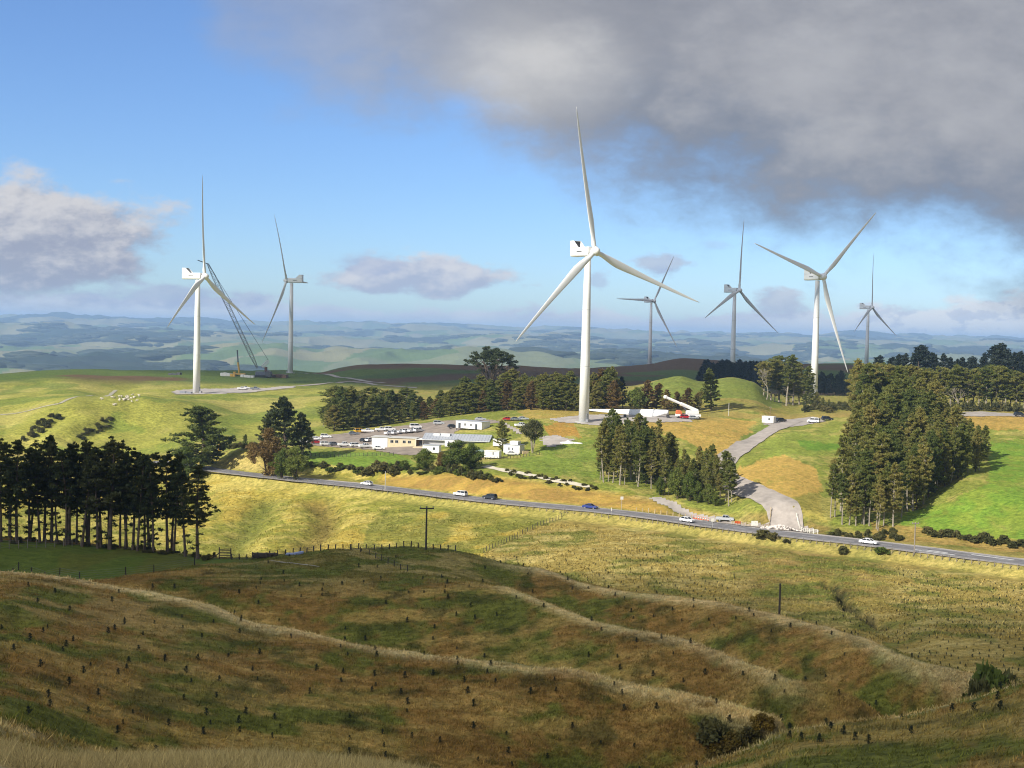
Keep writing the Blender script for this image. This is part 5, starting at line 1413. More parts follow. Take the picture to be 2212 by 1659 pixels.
PROTO = {
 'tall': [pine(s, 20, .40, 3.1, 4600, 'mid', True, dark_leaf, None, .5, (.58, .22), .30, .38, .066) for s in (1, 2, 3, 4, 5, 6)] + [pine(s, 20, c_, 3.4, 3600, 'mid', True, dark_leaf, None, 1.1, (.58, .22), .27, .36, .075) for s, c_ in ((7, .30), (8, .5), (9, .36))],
 'stand': [pine(s, 20, c_, 3.3, 6000, 'mid', True, None, bark_pale, w_, (.62, .24), .26, .5, .056) for s, c_, w_ in ((11, .34, .5), (12, .42, 1.0), (13, .26, .8), (14, .38, 1.3), (15, .30, .4), (16, .46, .9))],
 'full': [pine(s, 20, .10, 4.6, 9000, 'mid', False, None, None, .8, (.75, .3), .3, .6, .06) for s in (21, 22, 23, 24)],
 'broad': [pine(s, 20, .10, 7.0, 11000, 'mid', False, dark_leaf if s < 27 else None, None, .9, (.8, .32), .45, .5, .05) for s in (25, 26, 27, 28)],
 'belt': [pine(s, 20, .30, 4.2, 7000, 'flat', True, None, bark_pale, .9, (.7, .27), .32, .4) for s in (31, 32, 33)],
 'dark': [pine(s, 20, .15, 4.6, 4200, 'mid', False, shaded_leaf, None, .8, (.9, .38)) for s in (41, 42, 43)],
 'brown': [round_tree(s, 9, 3.3, 4500, brown_leaf, .05, 2) for s in (51, 52)],
 'round': [round_tree(s, 9, 3.4, 5000, green_leaf, .06, 3) for s in (61, 62)],
 'bronzepine': [pine(s, 20, .08, 4.6, 8000, 'mid', False, brown_leaf, None, .6, (.75, .3), .3, .6, .06) for s in (71, 72)],
}
BUSH = {'scrub': [bush_mesh(s, scrub_leaf) for s in (81, 82, 83)], 'green': [bush_mesh(s, green_leaf) for s in (84, 85)], 'gorse': [bush_mesh(s, gorse_leaf, 2600, (.16, .11)) for s in (86, 87)]}
TRG = random.Random(4)
NAMES = {'brown': 'bronze_tree', 'round': 'broadleaf_tree', 'bronzepine': 'bronze_conifer', 'full': 'conifer_tree', 'dark': 'dark_conifer'}
def tree(kind, x, y, h, label, group=None, name=None, wide=1.0, var=None, rot=None):
    base_h = 9 if kind in ('brown', 'round') else 20
    pr = PROTO[kind][var if var is not None else TRG.randrange(len(PROTO[kind]))]
    k = h / base_h
    t = thing(name or NAMES.get(kind, 'pine_tree'), label, 'tree', (x, y, hgt(x, y) - .15), TRG.uniform(0, 6.28) if rot is None else rot, group, (k * wide, k * wide, k))
    t.rotation_euler.x, t.rotation_euler.y = TRG.gauss(0, .028), TRG.gauss(0, .028)
    for nm, me in pr: link(nm, me, t)
    return t
def tree_top(kind, u, vtop, r, label, **kw):
    x, y = at(u, r); h = P(u, vtop, r)[2] - hgt(x, y)
    return tree(kind, x, y, max(3.0, h), label, **kw)
def bush(kind, u, v, w_, h_, label, rmin=0, name='shrub', r=None, group=None):
    q = hit(u, v, rmin) if r is None else (*at(u, r), 0)
    me = TRG.choice(BUSH[kind]); o = link(name, me, None, (q[0], q[1], hgt(q[0], q[1]) - .05), TRG.uniform(0, 6.28))
    o.scale = (w_ / 2.2, w_ / 2.2, h_ / 1.6)
    return tag(o, label, 'shrub', group)

# --- the dark stand at the left: trunks one by one, then the rows behind
STAND = [3, 25, 38, 66, 88, 98, 114, 127, 144, 152, 168, 180, 193, 214, 221, 240, 262, 274, 290, 300, 316, 327, 334, 365, 379, 404, 431]
def stand_v(u): return float(np.interp(u, [0, 150, 240, 365, 431], [1166, 1169, 1176, 1194, 1201]))
def crest_r(u): return float(np.interp(azi(u), TH[:NF], LR[LI['c']][:NF]))
topv = lambda u: float(np.interp(u, [-60, 0, 60, 150, 165, 230, 290, 330, 370, 431], [955, 952, 950, 946, 942, 950, 955, 962, 974, 985]))
for i, u in enumerate(STAND):
    r = crest_r(u) + TRG.uniform(-3, 1.5)
    if u == 431: lb, gp = 'rightmost pine of the dark left stand, low branches reaching towards the stock gate', None
    elif u == 404: lb, gp = 'dark pine with bare crooked branches, second from the right end of the left stand', None
    elif u == 240: lb, gp = 'thick trunked dark pine in the middle of the left stand', None
    elif u < 60: lb, gp = 'tall dark pine in the front row at the far left edge', 'front row of the dark left stand, left end'
    elif u < 200: lb, gp = 'tall bare-trunked dark pine in the left half of the front row behind the paddock', 'front row of the dark left stand, left half'
    else: lb, gp = 'tall bare-trunked dark pine in the right half of the front row behind the paddock', 'front row of the dark left stand, right half'
    tree_top('tall', u, topv(u) + TRG.uniform(-4, 30) + (25 if i % 3 == 1 else 0), r, lb, group=gp, wide=1.35 if u in (240, 431) else TRG.uniform(.9, 1.12), var=(4 if u == 431 else None))
for i in range(11):
    u = -70 + i * 44 + TRG.uniform(-7, 7)
    if u > 415: continue
    tree_top('tall', u, topv(u) + TRG.uniform(-4, 22), crest_r(u) + TRG.uniform(3, 11), 'dark pine in the back rows of the shaded left stand', group='back rows of the dark left stand', wide=TRG.uniform(.85, 1.1))
for i in range(46):
    u = TRG.uniform(-10, 470); bush('scrub', u, 0, TRG.uniform(.7, 2.0), TRG.uniform(.3, 1.0), 'low scrub and litter at the feet of the dark left stand', r=crest_r(u) + TRG.uniform(-3.5, 4), group='scrub under the dark left stand')
# --- single pine and the clump left of the car park
tree_top('broad', 436, 880, 478, 'broad single pine rising alone above the right end of the dark stand', wide=1.75, var=2)
tree_top('round', 405, 960, 470, 'low green tree at the foot of the broad single pine', wide=1.1)
tree_top('full', 530, 938, 500, 'small dark conifer left of the bronze tree by the road bend', wide=1.1)
tree_top('broad', 618, 860, 470, 'tallest dark conifer of the clump left of the car park', wide=1.15, var=0)
tree_top('broad', 583, 885, 474, 'dark conifer at the left of the clump by the car park', wide=.9, var=1)
tree_top('broad', 652, 893, 470, 'dark conifer at the right of the clump by the car park', wide=.85, var=0)
tree_top('belt', 672, 925, 474, 'thin small pine at the right edge of the clump by the car park', wide=.9)
tree_top('brown', 580, 925, 452, 'bronze brown bushy tree in front of the dark conifer clump', wide=1.15, var=0)
tree_top('round', 640, 960, 440, 'bright green bushy tree right of the bronze one, above the road', wide=.95, var=0)
tree_top('round', 610, 968, 443, 'mid green bushy tree at the foot of the bronze tree', wide=.95, var=1)
# --- the belt behind the car park
def btop(u): return float(np.interp(u, [700, 725, 760, 800, 850, 900, 950, 1000, 1050, 1100, 1150, 1200, 1250, 1290, 1320, 1340], [882, 843, 836, 843, 846, 850, 838, 817, 812, 806, 808, 809, 816, 802, 798, 812]))
def bbase(u): return float(np.interp(u, [700, 800, 900, 1000, 1100, 1200, 1340], [552, 560, 566, 565, 556, 540, 535]))
for i in range(76):
    u = 704 + i * 8.3 + TRG.uniform(-5, 5)
    row = i % 3
    if 1240 < u < 1276 and row == 0: u += 30
    k = TRG.random()
    kind = 'bronzepine' if k < .17 and u > 900 else ('belt' if u < 900 and row == 0 else 'full')
    if kind == 'bronzepine': lb, gp = 'rusty brown conifer among the green belt behind the site offices', 'bronze conifers in the belt'
    elif u < 900: lb, gp = 'olive green pine in the left part of the belt behind the parked cars', 'pine belt behind the car park'
    else: lb, gp = 'dense olive green conifer in the belt behind the white hut and tallest turbine', 'pine belt behind the offices'
    tree_top(kind, u, btop(u) + (0, 8, 20)[row] + TRG.uniform(-12, 16), bbase(u) + (26, 13, 2)[row], lb, group=gp, wide=TRG.uniform(1.25, 1.9))
tree_top('full', 1312, 796, 560, 'tall dark pine directly right of the tallest turbine\'s tower', wide=1.4, var=2)
tree_top('dark', 1345, 815, 566, 'dark pine between the tall one and the pale round tree', wide=1.0)
tree_top('round', 1374, 836, 555, 'pale green rounded tree between dark pines and bronze trees', wide=1.1, var=1)
for i, (u, v) in enumerate(((1398, 822), (1418, 828), (1440, 842), (1462, 846), (1484, 838), (1505, 848))):
    tree_top('bronzepine', u, v, 560 + (i % 2) * 6, ['tallest bronze conifer, right beside the pale round tree', 'bronze conifer second from the pale round tree', 'bronze conifer third from the pale round tree', 'bronze conifer directly above the white crane boom',
             'bronze conifer with pointed top left of the tall green pine', 'low bronze conifer touching the tall green pine'][i], wide=1.5)
tree_top('full', 1535, 797, 565, 'tall green pine at the right end of the bronze conifers', wide=1.2, var=3)
tree_top('belt', 1512, 845, 563, 'slim pine with bare trunk left of the tall green pine', wide=.8)
# --- umbrella tree
def umbrella():
    rng = np.random.default_rng(91); t = MB(); C, Rr = [], []
    for s in range(9):
        a = s * .7 + rng.random() * .5; k = rng.uniform(3, 9.5); top = np.array([math.cos(a) * k, math.sin(a) * k, rng.uniform(17, 21.5) - k * .25])
        mid = np.array([math.cos(a) * k * .3, math.sin(a) * k * .3, top[2] * .5])
        t.tube([(math.cos(a) * .5, math.sin(a) * .5, -1), tuple(mid), tuple(top)], [.75, .5, .22], 6)
        for b in range(5):
            a2 = a + rng.normal() * .9; p0 = mid + (top - mid) * rng.uniform(.2, .9); L = rng.uniform(2, 5)
            p1 = p0 + np.array([math.cos(a2) * L, math.sin(a2) * L, rng.uniform(.3, 2.5)])
            t.tube([tuple(p0), tuple(p1)], [.2, .07], 4, 0, False)
            if rng.random() < .45: C.append(p1); Rr.append(1.1)
    for i in range(95):
        a = rng.random() * 6.28; k = 11.5 * rng.random() ** .55
        C.append((math.cos(a) * k, math.sin(a) * k, 21.8 - .035 * k * k + rng.normal() * .8 - (2.2 if rng.random() < .3 else 0))); Rr.append(rng.uniform(.9, 1.9))
    v, f = leaves(rng, np.array(C), np.array(Rr), 11000, (.8, .36), .1, .4)
    return [('trunk', t.mesh('trunk', bark)), ('crown', mesh_np('crown', v, f, [dark_leaf]))]
ut = umbrella()
x, y = at(1058, 655); hh = P(1058, 750, 655)[2] - hgt(x, y)
t = thing('umbrella_tree', 'old flat-topped umbrella shaped pine with many bare limbs on the dark skyline', 'tree', (x, y, hgt(x, y) - .3), 1.0, None, (hh / 23.0,) * 3)
for nm, me in ut: link(nm, me, t)
# --- the block in the middle (M) and the large block at the right (R)
jr = lambda u: float(np.interp(azi(u), TH[:NF], LR[LI['j']][:NF]))
mtop = lambda u: float(np.interp(u, [1295, 1320, 1350, 1400, 1440, 1455, 1470, 1485, 1498, 1512, 1520, 1532, 1545, 1560, 1575], [905, 885, 880, 895, 915, 935, 985, 990, 948, 962, 985, 938, 962, 990, 1000]))
for i in range(58):
    u = 1297 + (i * 37 % 58) / 58 * 276 + TRG.uniform(-3, 3)
    d = (i % 4) * 10 + TRG.uniform(0, 6)
    r = jr(u) + 2 + d * (1.0 if u < 1500 else .7)
    front = i % 4 == 0
    x, y = at(u, r); vt = mtop(u) + (3 - i % 4) * 14 + TRG.uniform(-6, 24)
    h = min(26, P(u, vt, r)[2] - hgt(x, y)); h = max(h, 9)
    tree('stand' if front or i % 3 else 'full', x, y, h, 'pale trunked pine along the front edge of the middle block beside the clay bank' if front else 'pine inside the middle block between clay bank and site road',
         group='front of the middle pine block' if front else 'middle pine block', wide=TRG.uniform(.8, 1.1))
for i, (u, v) in enumerate(((1468, 1010), (1495, 1018), (1512, 1040), (1535, 1045), (1550, 1062), (1430, 1030))):
    tree_top('round', u, v, jr(u) + 1.5, 'light green undergrowth tree among the pale trunks of the middle block', group='undergrowth trees of the middle block', wide=.8)
tree_top('stand', 1308, 905, jr(1308) + 3, 'leftmost pine of the middle block with slanting dead stems', wide=.9)
RP = [(1792, 363), (1935, 360), (1958, 372), (2050, 394), (2135, 416), (2130, 440), (2080, 470), (2000, 500), (1900, 522), (1858, 522), (1853, 420), (1840, 386), (1800, 380)]
rp_u = np.array([a for a, b in RP]); rp_r = np.array([b for a, b in RP])
cnt = 0; placed = []
while cnt < 92:
    u, r = TRG.uniform(1790, 2138), TRG.uniform(358, 523)
    if not inpoly(np.array([u]), np.array([r]), RP)[0]: continue
    x, y = at(u, r)
    if any((x - a) ** 2 + (y - b) ** 2 < 3.0 ** 2 for a, b in placed): continue
    placed.append((x, y)); cnt += 1
    edge = r < np.interp(u, [1792, 1935, 1958, 2050, 2135], [363, 360, 372, 394, 416]) + 9
    h = float(np.interp(r, [358, 410, 523], [20.5, 20, 24])) * TRG.uniform(.68, 1.10) * float(np.interp(u, [1790, 1990, 2060, 2140], [1, 1, .82, .62]))
    k = TRG.random()
    kind = ('stand' if u < 1960 or k < .4 else 'full') if edge else ('bronzepine' if k < .05 else ('full' if k < .5 else 'stand'))
    if kind == 'bronzepine': lb, gp = 'browning conifer inside the large right-hand pine block', 'browning trees of the right block'
    elif edge and u < 1945: lb, gp = 'pale bare-trunked pine on the road-side edge of the large right block', 'road side edge of the right pine block'
    elif edge: lb, gp = 'pine on the bright green field\'s edge of the large right block', 'field edge of the right pine block'
    elif r > 450: lb, gp = 'tall pine in the upper rear part of the large right block', 'rear of the right pine block'
    else: lb, gp = 'pine in the dense heart of the large right block', 'heart of the right pine block'
    tree(kind, x, y, h, lb, group=gp, wide=TRG.uniform(.95, 1.3))
for i in range(22):        # front and right edges close together
    u = 1797 + i * 15.5 + TRG.uniform(-5, 5); r = float(np.interp(u, [1792, 1935, 1958, 2050, 2135], [363, 360, 372, 394, 416])) + TRG.uniform(0, 5)
    x, y = at(u, r)
    tree('stand' if u < 1960 or i % 2 else 'full', x, y, TRG.uniform(14, 21) * float(np.interp(u, [1790, 1990, 2060, 2140], [1, 1, .82, .66])), 'pale bare-trunked pine on the road-side edge of the large right block' if u < 1945 else 'pine on the bright green field\'s edge of the large right block',
         group='road side edge of the right pine block' if u < 1945 else 'field edge of the right pine block', wide=TRG.uniform(.8, 1.05))
for i in range(14):
    u = 1852 + i * 11; r = 528 + TRG.uniform(-4, 10)
    tree_top('belt', u, float(np.interp(u, [1850, 1880, 1930, 2000], [800, 782, 786, 795])) + TRG.uniform(0, 16), r, 'tall pine where the right block meets the long belt', group='junction of right block and belt', wide=TRG.uniform(1.0, 1.3))
# --- long belt at the right, dark woods beyond it
for i in range(26):
    u = 1985 + i * 10.5 + TRG.uniform(-4, 4); v = float(np.interp(u, [1985, 2040, 2100, 2150, 2212, 2260], [795, 798, 790, 796, 806, 806])) + TRG.uniform(-6, 14)
    tree_top('belt', u, v, 596 + (i % 2) * 10, 'tall pine with bare pale limbs in the long belt above the gravel yard', group='long pine belt at the right', wide=TRG.uniform(1.0, 1.5))
for i in range(26):
    u = 1900 + i * 13.5 + TRG.uniform(-5, 5); v = float(np.interp(u, [1900, 1950, 1985, 2010, 2060, 2110, 2140, 2180, 2212, 2300], [772, 765, 745, 762, 768, 760, 742, 750, 764, 766])) + TRG.uniform(-3, 12)
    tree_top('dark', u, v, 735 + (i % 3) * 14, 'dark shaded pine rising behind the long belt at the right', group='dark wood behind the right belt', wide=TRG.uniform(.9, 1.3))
for i in range(30):
    u = 1508 + i * 4.8 + TRG.uniform(-3, 3); v = float(np.interp(u, [1508, 1525, 1600, 1650], [794, 779, 777, 784])) + TRG.uniform(-2, 10)
    tree_top('dark', u, v, 835 + (i % 3) * 16, 'dark shaded pine in the wood behind the grassy mound', group='dark wood behind the mound', wide=TRG.uniform(.9, 1.3))
for i in range(20):
    u = 1765 + i * 5.0 + TRG.uniform(-3, 3)
    tree_top('dark', u, TRG.uniform(800, 826), 790 + (i % 3) * 14, 'dark shaded tree in the hollow right of the sixth tower', group='dark wood in the hollow', wide=TRG.uniform(1.1, 1.6))
for i, (u, v) in enumerate(((1648, 782), (1664, 776), (1682, 770), (1698, 768), (1712, 778), (1726, 784), (1738, 792), (1672, 800), (1704, 800), (1748, 812))):
    tree_top('belt' if i < 3 else 'stand', u, v, 640 + (i % 3) * 7, 'pine in the clump left of the tower whose foot is hidden', group='pine clump beside the hidden tower foot', wide=1.35)
for i, u in enumerate((1738, 1752, 1764, 1776, 1790)):
    tree_top('full', u, (850, 838, 846, 858, 862)[i], 640, 'low pine in front of the hidden tower foot', group='low pines before the tower foot', wide=1.4)
# bare pale trees
def bare_tree(seed, h):
    rng = np.random.default_rng(seed); t = MB()
    def br(p, d, L, r, n):
        q = p + d * L; t.tube([tuple(p), tuple((p + q) / 2 + rng.normal(size=3) * L * .05), tuple(q)], [r, r * .8, r * .55], 5, 0, False)
        if n:
            for k in range(3):
                d2 = d + rng.normal(size=3) * .55; d2[2] = abs(d2[2]) * .8 + .2; d2 /= np.linalg.norm(d2); br(q, d2, L * .68, r * .55, n - 1)
    br(np.array([0, 0, -.4]), np.array([0.05, 0, 1.0]), h * .36, .32, 4)
    return t
for u, vt, vb_r, lb in ((1655, 785, 632, 'bare grey dead tree at the left of the hidden-foot tower\'s clump'), (2028, 822, 588, 'bare white forked tree standing before the long right belt'), (2068, 830, 586, 'second bare pale tree before the long right belt')):
    x, y = at(u, vb_r); h = P(u, vt, vb_r)[2] - hgt(x, y)
    me = bare_tree(int(u), h).mesh('bare_tree', bark_pale); o = link('bare_tree', me, None, (x, y, hgt(x, y)), .5); tag(o, lb, 'tree')
# --- office trees
tree_top('full', 1088, 908, 462, 'dark olive conifer standing right of the upper white hut', wide=1.3, var=0)
ms = round_tree(95, 13, 5.2, 5200, scrub_leaf, .45, 7, bark_pale, (.5, .3)); x, y = at(1152, 452); hh = P(1152, 910, 452)[2] - hgt(x, y)
t = thing('multi_stem_tree', 'multi-stemmed tree with pale trunks right of the roof-box hut', 'tree', (x, y, hgt(x, y)), 0, None, (hh / 12.6,) * 3)
for nm, me in ms: link(nm, me, t)
tree_top('round', 988, 948, 424, 'large bright green bush tree in front of the long office roof', wide=1.35, var=0)
tree_top('round', 1020, 958, 424, 'large green bush tree right of the brightest one before the office', wide=1.35, var=1)
tree_top('round', 918, 968, 432, 'smaller green bush tree left of the big ones before the office', wide=1.35, var=1)
tree_top('brown', 956, 975, 427, 'brownish bush between the green bush trees before the office', wide=.9, var=1)
for u, v, w_, h_, k in ((800, 1022, 6, 2.6, 'scrub'), (825, 1018, 7, 3.4, 'scrub'), (850, 1022, 6, 3.0, 'scrub'), (870, 1008, 5, 2.4, 'green'), (760, 1014, 4, 2.0, 'scrub'), (735, 1008, 3, 1.6, 'scrub'), (700, 1008, 3.4, 2.2, 'scrub'), (1015, 1030, 5, 2.2, 'green'),
                        (1045, 1034, 4.4, 1.8, 'scrub'), (990, 1026, 4, 2.2, 'green'), (940, 1024, 4, 2.0, 'green'), (672, 1008, 3.2, 2.0, 'scrub'), (1075, 1040, 3.5, 1.4, 'scrub')):
    bush(k, u, v, w_, h_, 'scrubby bush in the line above the road and clay bank', rr(u) + 6, group='scrub above the main road')
for i in range(44):
    u = 690 + i * 8.6 + TRG.uniform(-5, 5); tall_ = 790 < u < 890 or 930 < u < 1060
    bush('green' if i % 3 == 0 else 'scrub', u, float(np.interp(u, [690, 800, 870, 940, 1060], [1012, 1020, 1016, 1022, 1036])) + TRG.uniform(-7, 6), TRG.uniform(2, 4.5), TRG.uniform(1.6, 3.4) if tall_ else TRG.uniform(.6, 1.8), 'scrubby bush in the line above the road and clay bank', rr(u) + 6, group='scrub above the main road')
for i, (u, dr, h) in enumerate(((1580, 3, 12), (1586, 7, 12), (1573, 9, 15))):
    x, y = at(u, jr(u) + dr); tree('stand', x, y, h, 'grey-limbed pine at the right tip of the middle block beside the site road', group='right tip of the middle pine block', wide=1.25)
for i in range(26):
    u = 1095 + i * 7.6; bush('scrub', u, float(np.interp(u, [1095, 1300], [1020, 1062])) + TRG.uniform(-9, 9), TRG.uniform(1.2, 2.6), TRG.uniform(.7, 1.5), 'low scrub along the pale straight track below the huts', rr(u) + 8, group='scrub along the pale track')
for i, (u, v, w_, h_) in enumerate(((1648, 1160, 5.5, 2.0), (1668, 1164, 4.2, 1.9), (1822, 1196, 3.0, 2.2), (1905, 1194, 4.4, 1.6), (1700, 1172, 2.2, 1.1))):
    bush('green' if i == 3 else 'scrub', u, v, w_, h_, ['wide dark bush on the near verge opposite the rubble heap', 'dark bush right of the wide one on the near verge', 'small round dark bush below the road in front of the white saloon', 'spreading green bush below the road right of the white saloon', 'small low bush on the near verge below the rubble heap'][i], 240)
for i in range(16):
    u = 2005 + i * 15 + TRG.uniform(-4, 4); bush('scrub', u, float(np.interp(u, [2005, 2212], [1152, 1180])) + TRG.uniform(-3, 5), TRG.uniform(2, 4.6), TRG.uniform(1.2, 2.4), 'dark bush along the lower edge of the bright green field', 312, group='bushes below the green field')
for i in range(26):
    u = 58 + i * 2.7 + TRG.uniform(-8, 8); bush('scrub', u, 944 - i * 1.75 + TRG.uniform(-9, 9), TRG.uniform(1.2, 4.2), TRG.uniform(.8, 2.4), 'dark bush in the left one of two gullies on the left hill', 520, group='bushes in the left gully')
for i in range(26):
    u = 172 + i * 2.8 + TRG.uniform(-8, 8); bush('scrub', u, 944 - i * 1.4 + TRG.uniform(-9, 9), TRG.uniform(1.2, 3.8), TRG.uniform(.6, 2.0), 'dark bush in the right one of two gullies on the left hill', 520, group='bushes in the right gully')
for i in range(10):
    bush('scrub', 500 + i * 10 + TRG.uniform(-3, 3), 968 + TRG.uniform(-4, 4), 3.4, 2.2, 'scrub at the road bend beside the small dark conifer', 470, group='scrub at the road bend')
for i, (u, r, w_, h_, k) in enumerate(((1560, 112, 3.4, 2.5, 'scrub'), (1600, 111, 3.6, 2.5, 'gorse'), (1640, 112, 3.2, 2.3, 'gorse'), (1668, 114, 2.6, 1.8, 'gorse'), (1578, 109, 2.6, 1.7, 'gorse'))):
    bush(k, u, 0, w_, h_, ['dark green bush at the left end of the gully thicket', 'yellow-brown gorse bush in the middle of the gully thicket', 'brown gorse bush right of the middle one in the gully', 'low gorse bush at the right end of the gully thicket', 'small gorse bush in front of the gully thicket'][i], r=r)
for i, (u, r, w_, vt_) in enumerate(((2158, 141, 5.6, 1438), (2185, 143, 5.4, 1446), (2136, 139, 3.4, 1458), (2208, 145, 4.5, 1456))):
    h_ = P(u, vt_, r)[2] - hgt(*at(u, r))
    bush('green' if i == 0 else 'scrub', u, 0, w_, h_, ['tallest dark bush at the right edge above the nearest slope', 'dark bush right of the tallest one at the right edge', 'small dark bush left of the tallest one at the right edge', 'low bush cut by the right edge of the picture'][i], r=r)
for i in range(40):
    u = TRG.uniform(1985, 2230); bush('scrub', u, 0, TRG.uniform(2.5, 5), TRG.uniform(1.5, 4.5), 'scrub under the tall pines of the long right belt', r=584 + TRG.uniform(0, 8), group='scrub under the right belt')
for i in range(22):
    u = TRG.uniform(1740, 1850); bush('scrub', u, 0, TRG.uniform(3, 6), TRG.uniform(1.8, 4), 'olive scrub before the hidden tower foot', r=600 + TRG.uniform(-20, 20), group='scrub before the tower foot')
for i in range(30):
    u = TRG.uniform(1800, 1960); bush('scrub', u, 0, TRG.uniform(1.5, 3), TRG.uniform(.8, 1.6), 'low scrub on the road-side edge of the right pine block', r=float(np.interp(u, [1800, 1960], [356, 355])) + TRG.uniform(-5, 3), group='scrub before the right pine block')

# ------------------------------------------------------------------ sheep
wool = mat('wool', (.55, .50, .40), .95, 0, .12, 6); sheepskin = mat('sheep_face', (.55, .48, .40), .9, 0, .1, 6)
sb = MB(); sb.ball((0, 0, .62), .52, .28, .30, 12, 8); sb.ball((.42, 0, .72), .24, .17, .2, 10, 6); sb.ball((-.42, 0, .6), .2, .2, .22, 8, 6)
sb.tube([(.45, 0, .75), (.62, 0, .88), (.70, 0, .90)], [.15, .12, .1], 8); sb.ball((.76, 0, .86), .17, .09, .10, 8, 6, 1)
for s in (-1, 1):
    sb.ball((.68, s * .12, .93), .04, .09, .03, 6, 4, 1)
    sb.tube([(.34, s * .14, .5), (.36, s * .14, .28), (.34, s * .14, 0)], [.085, .05, .045], 6, 1)
    sb.tube([(-.38, s * .14, .55), (-.44, s * .14, .30), (-.38, s * .14, 0)], [.11, .055, .045], 6, 1)
sb.tube([(-.58, 0, .68), (-.66, 0, .5)], [.06, .03], 6)
SHEEP = sb.mesh('sheep', [wool, sheepskin], True)
for i in range(34):
    u = 262 + TRG.gauss(0, 20) if i < 32 else (300, 218)[i - 32]; v = 847 + TRG.gauss(0, 3.2)
    x_, y_ = at(min(300, max(216, u)), 634 + TRG.gauss(0, 6)); q = (x_, y_, hgt(x_, y_))
    o = link('sheep', SHEEP, None, q, TRG.uniform(0, 6.28)); o.scale = (1.05,) * 3
    tag(o, 'pale woolly sheep grazing with the flock on the round left knoll', 'sheep', 'flock of sheep on the knoll')

# ------------------------------------------------------------------ planted seedlings
def seedling(seed):
    rng = np.random.default_rng(seed); t = MB(); t.tube([(0, 0, -.1), (0, 0, .85)], [.03, .012], 5)
    C, Rr = [], []
    for k in range(9):
        z = .12 + .8 * k / 8; C.append((rng.normal() * .05, rng.normal() * .05, z)); Rr.append(.22 * (1 - .7 * k / 8) + .04)
    v, f = leaves(rng, np.array(C), np.array(Rr), 150, (.2, .06), .5, .9)
    return np.concatenate([v, np.array(t.v)]), [tuple(x) for x in f] + [tuple(len(v) + i for i in x) for x in t.f]
SEED = [seedling(s) for s in (1, 2, 3)]
seed_leaf = leaf_mat('seedling_needles', [(.0, (.010, .018, .010)), (.6, (.02, .032, .014)), (1, (.035, .045, .018))], .1)
SEEDM = [mesh_np('pine_seedling', v, f, [seed_leaf]) for v, f in SEED]
cand = []
def plantable(u, r):
    return True
for ix in range(-70, 140):
    for iy in range(10, 150):
        x = ix * 2.9 + TRG.uniform(-.45, .45) - .35 * iy; y = 50 + iy * 2.5 + TRG.uniform(-.4, .4)
        r = math.hypot(x, y); a = math.atan2(x, y)
        if not (TH[0] < a < TH[NF - 1]) or r > 330 or r < 58: continue
        z = hgt(x, y); pu_, pv_ = project(np.array([x, y, z])); u, v = float(pu_), float(pv_)
        if not (-10 < u < 2222 and v < 1665): continue
        h_ = hit(u, v)
        if math.hypot(h_[0], h_[1]) < r - 1.5: continue
        if r < crest_r(u):
            if u < 560 and v < 1262: continue
            if r < 70 and u < 600: continue
            keep = .36 if r < 150 else .30
            if 560 < u < 1000 and v < 1250: keep = .05
            if u > 1500 and r < 100: keep = .42
            s = 'near'
        else:
            if (u - 1045) * .497 + (v - 1195) < 12 or r > rr(u) - 18 or v < 1115: continue
            if 1600 < u < 1930 and 1180 < v < 1330: continue
            keep = .9; s = 'field'
        if TRG.random() > keep: continue
        cand.append((r, x, y, z, u, v, s))
cand.sort()
rest_v, rest_f, nv = [], [], 0
for i, (r, x, y, z, u, v, s) in enumerate(cand):
    k = TRG.uniform(.38, .72) * (1.0 if s == 'near' else .78); a = TRG.uniform(0, 6.28)
    if i < 290:
        o = link('pine_seedling', TRG.choice(SEEDM), None, (x, y, z), a); o.scale = (k * 1.35, k * 1.35, k)
        if r < 100 and u > 1450: lb, gp = 'small dark pine seedling on the nearest right-hand slope', 'seedlings on the nearest right slope'
        elif r < 100: lb, gp = 'small dark pine seedling at the bottom left of the picture', 'seedlings at the bottom left'
        elif r < crest_a if (crest_a := float(np.interp(azi(u), TH[:NF], LR[LI['a']][:NF]))) else False: lb, gp = 'small dark pine seedling on the shaded front spur', 'seedlings on the shaded front spur'
        else: lb, gp = 'small dark pine seedling beyond the front spur\'s pale crest', 'seedlings beyond the front spur'
        tag(o, lb, 'seedling', gp)
    else:
        vs, fs = SEED[i % 3]; c, sn = math.cos(a), math.sin(a)
        vs = vs[:150 * 4] if False else vs
        q = np.stack([x + k * 1.3 * (vs[:, 0] * c - vs[:, 1] * sn), y + k * 1.3 * (vs[:, 0] * sn + vs[:, 1] * c), z + k * vs[:, 2]], -1)
        rest_v.append(q); rest_f += [tuple(nv + j for j in f) for f in fs]; nv += len(vs)
print('seedlings', len(cand))
if rest_v:
    tag(link('pine_seedlings', mesh_np('pine_seedlings', np.concatenate(rest_v), rest_f, [seed_leaf])), 'rows of tiny dark pine seedlings across the planted straw field', 'seedlings', None, 'stuff')

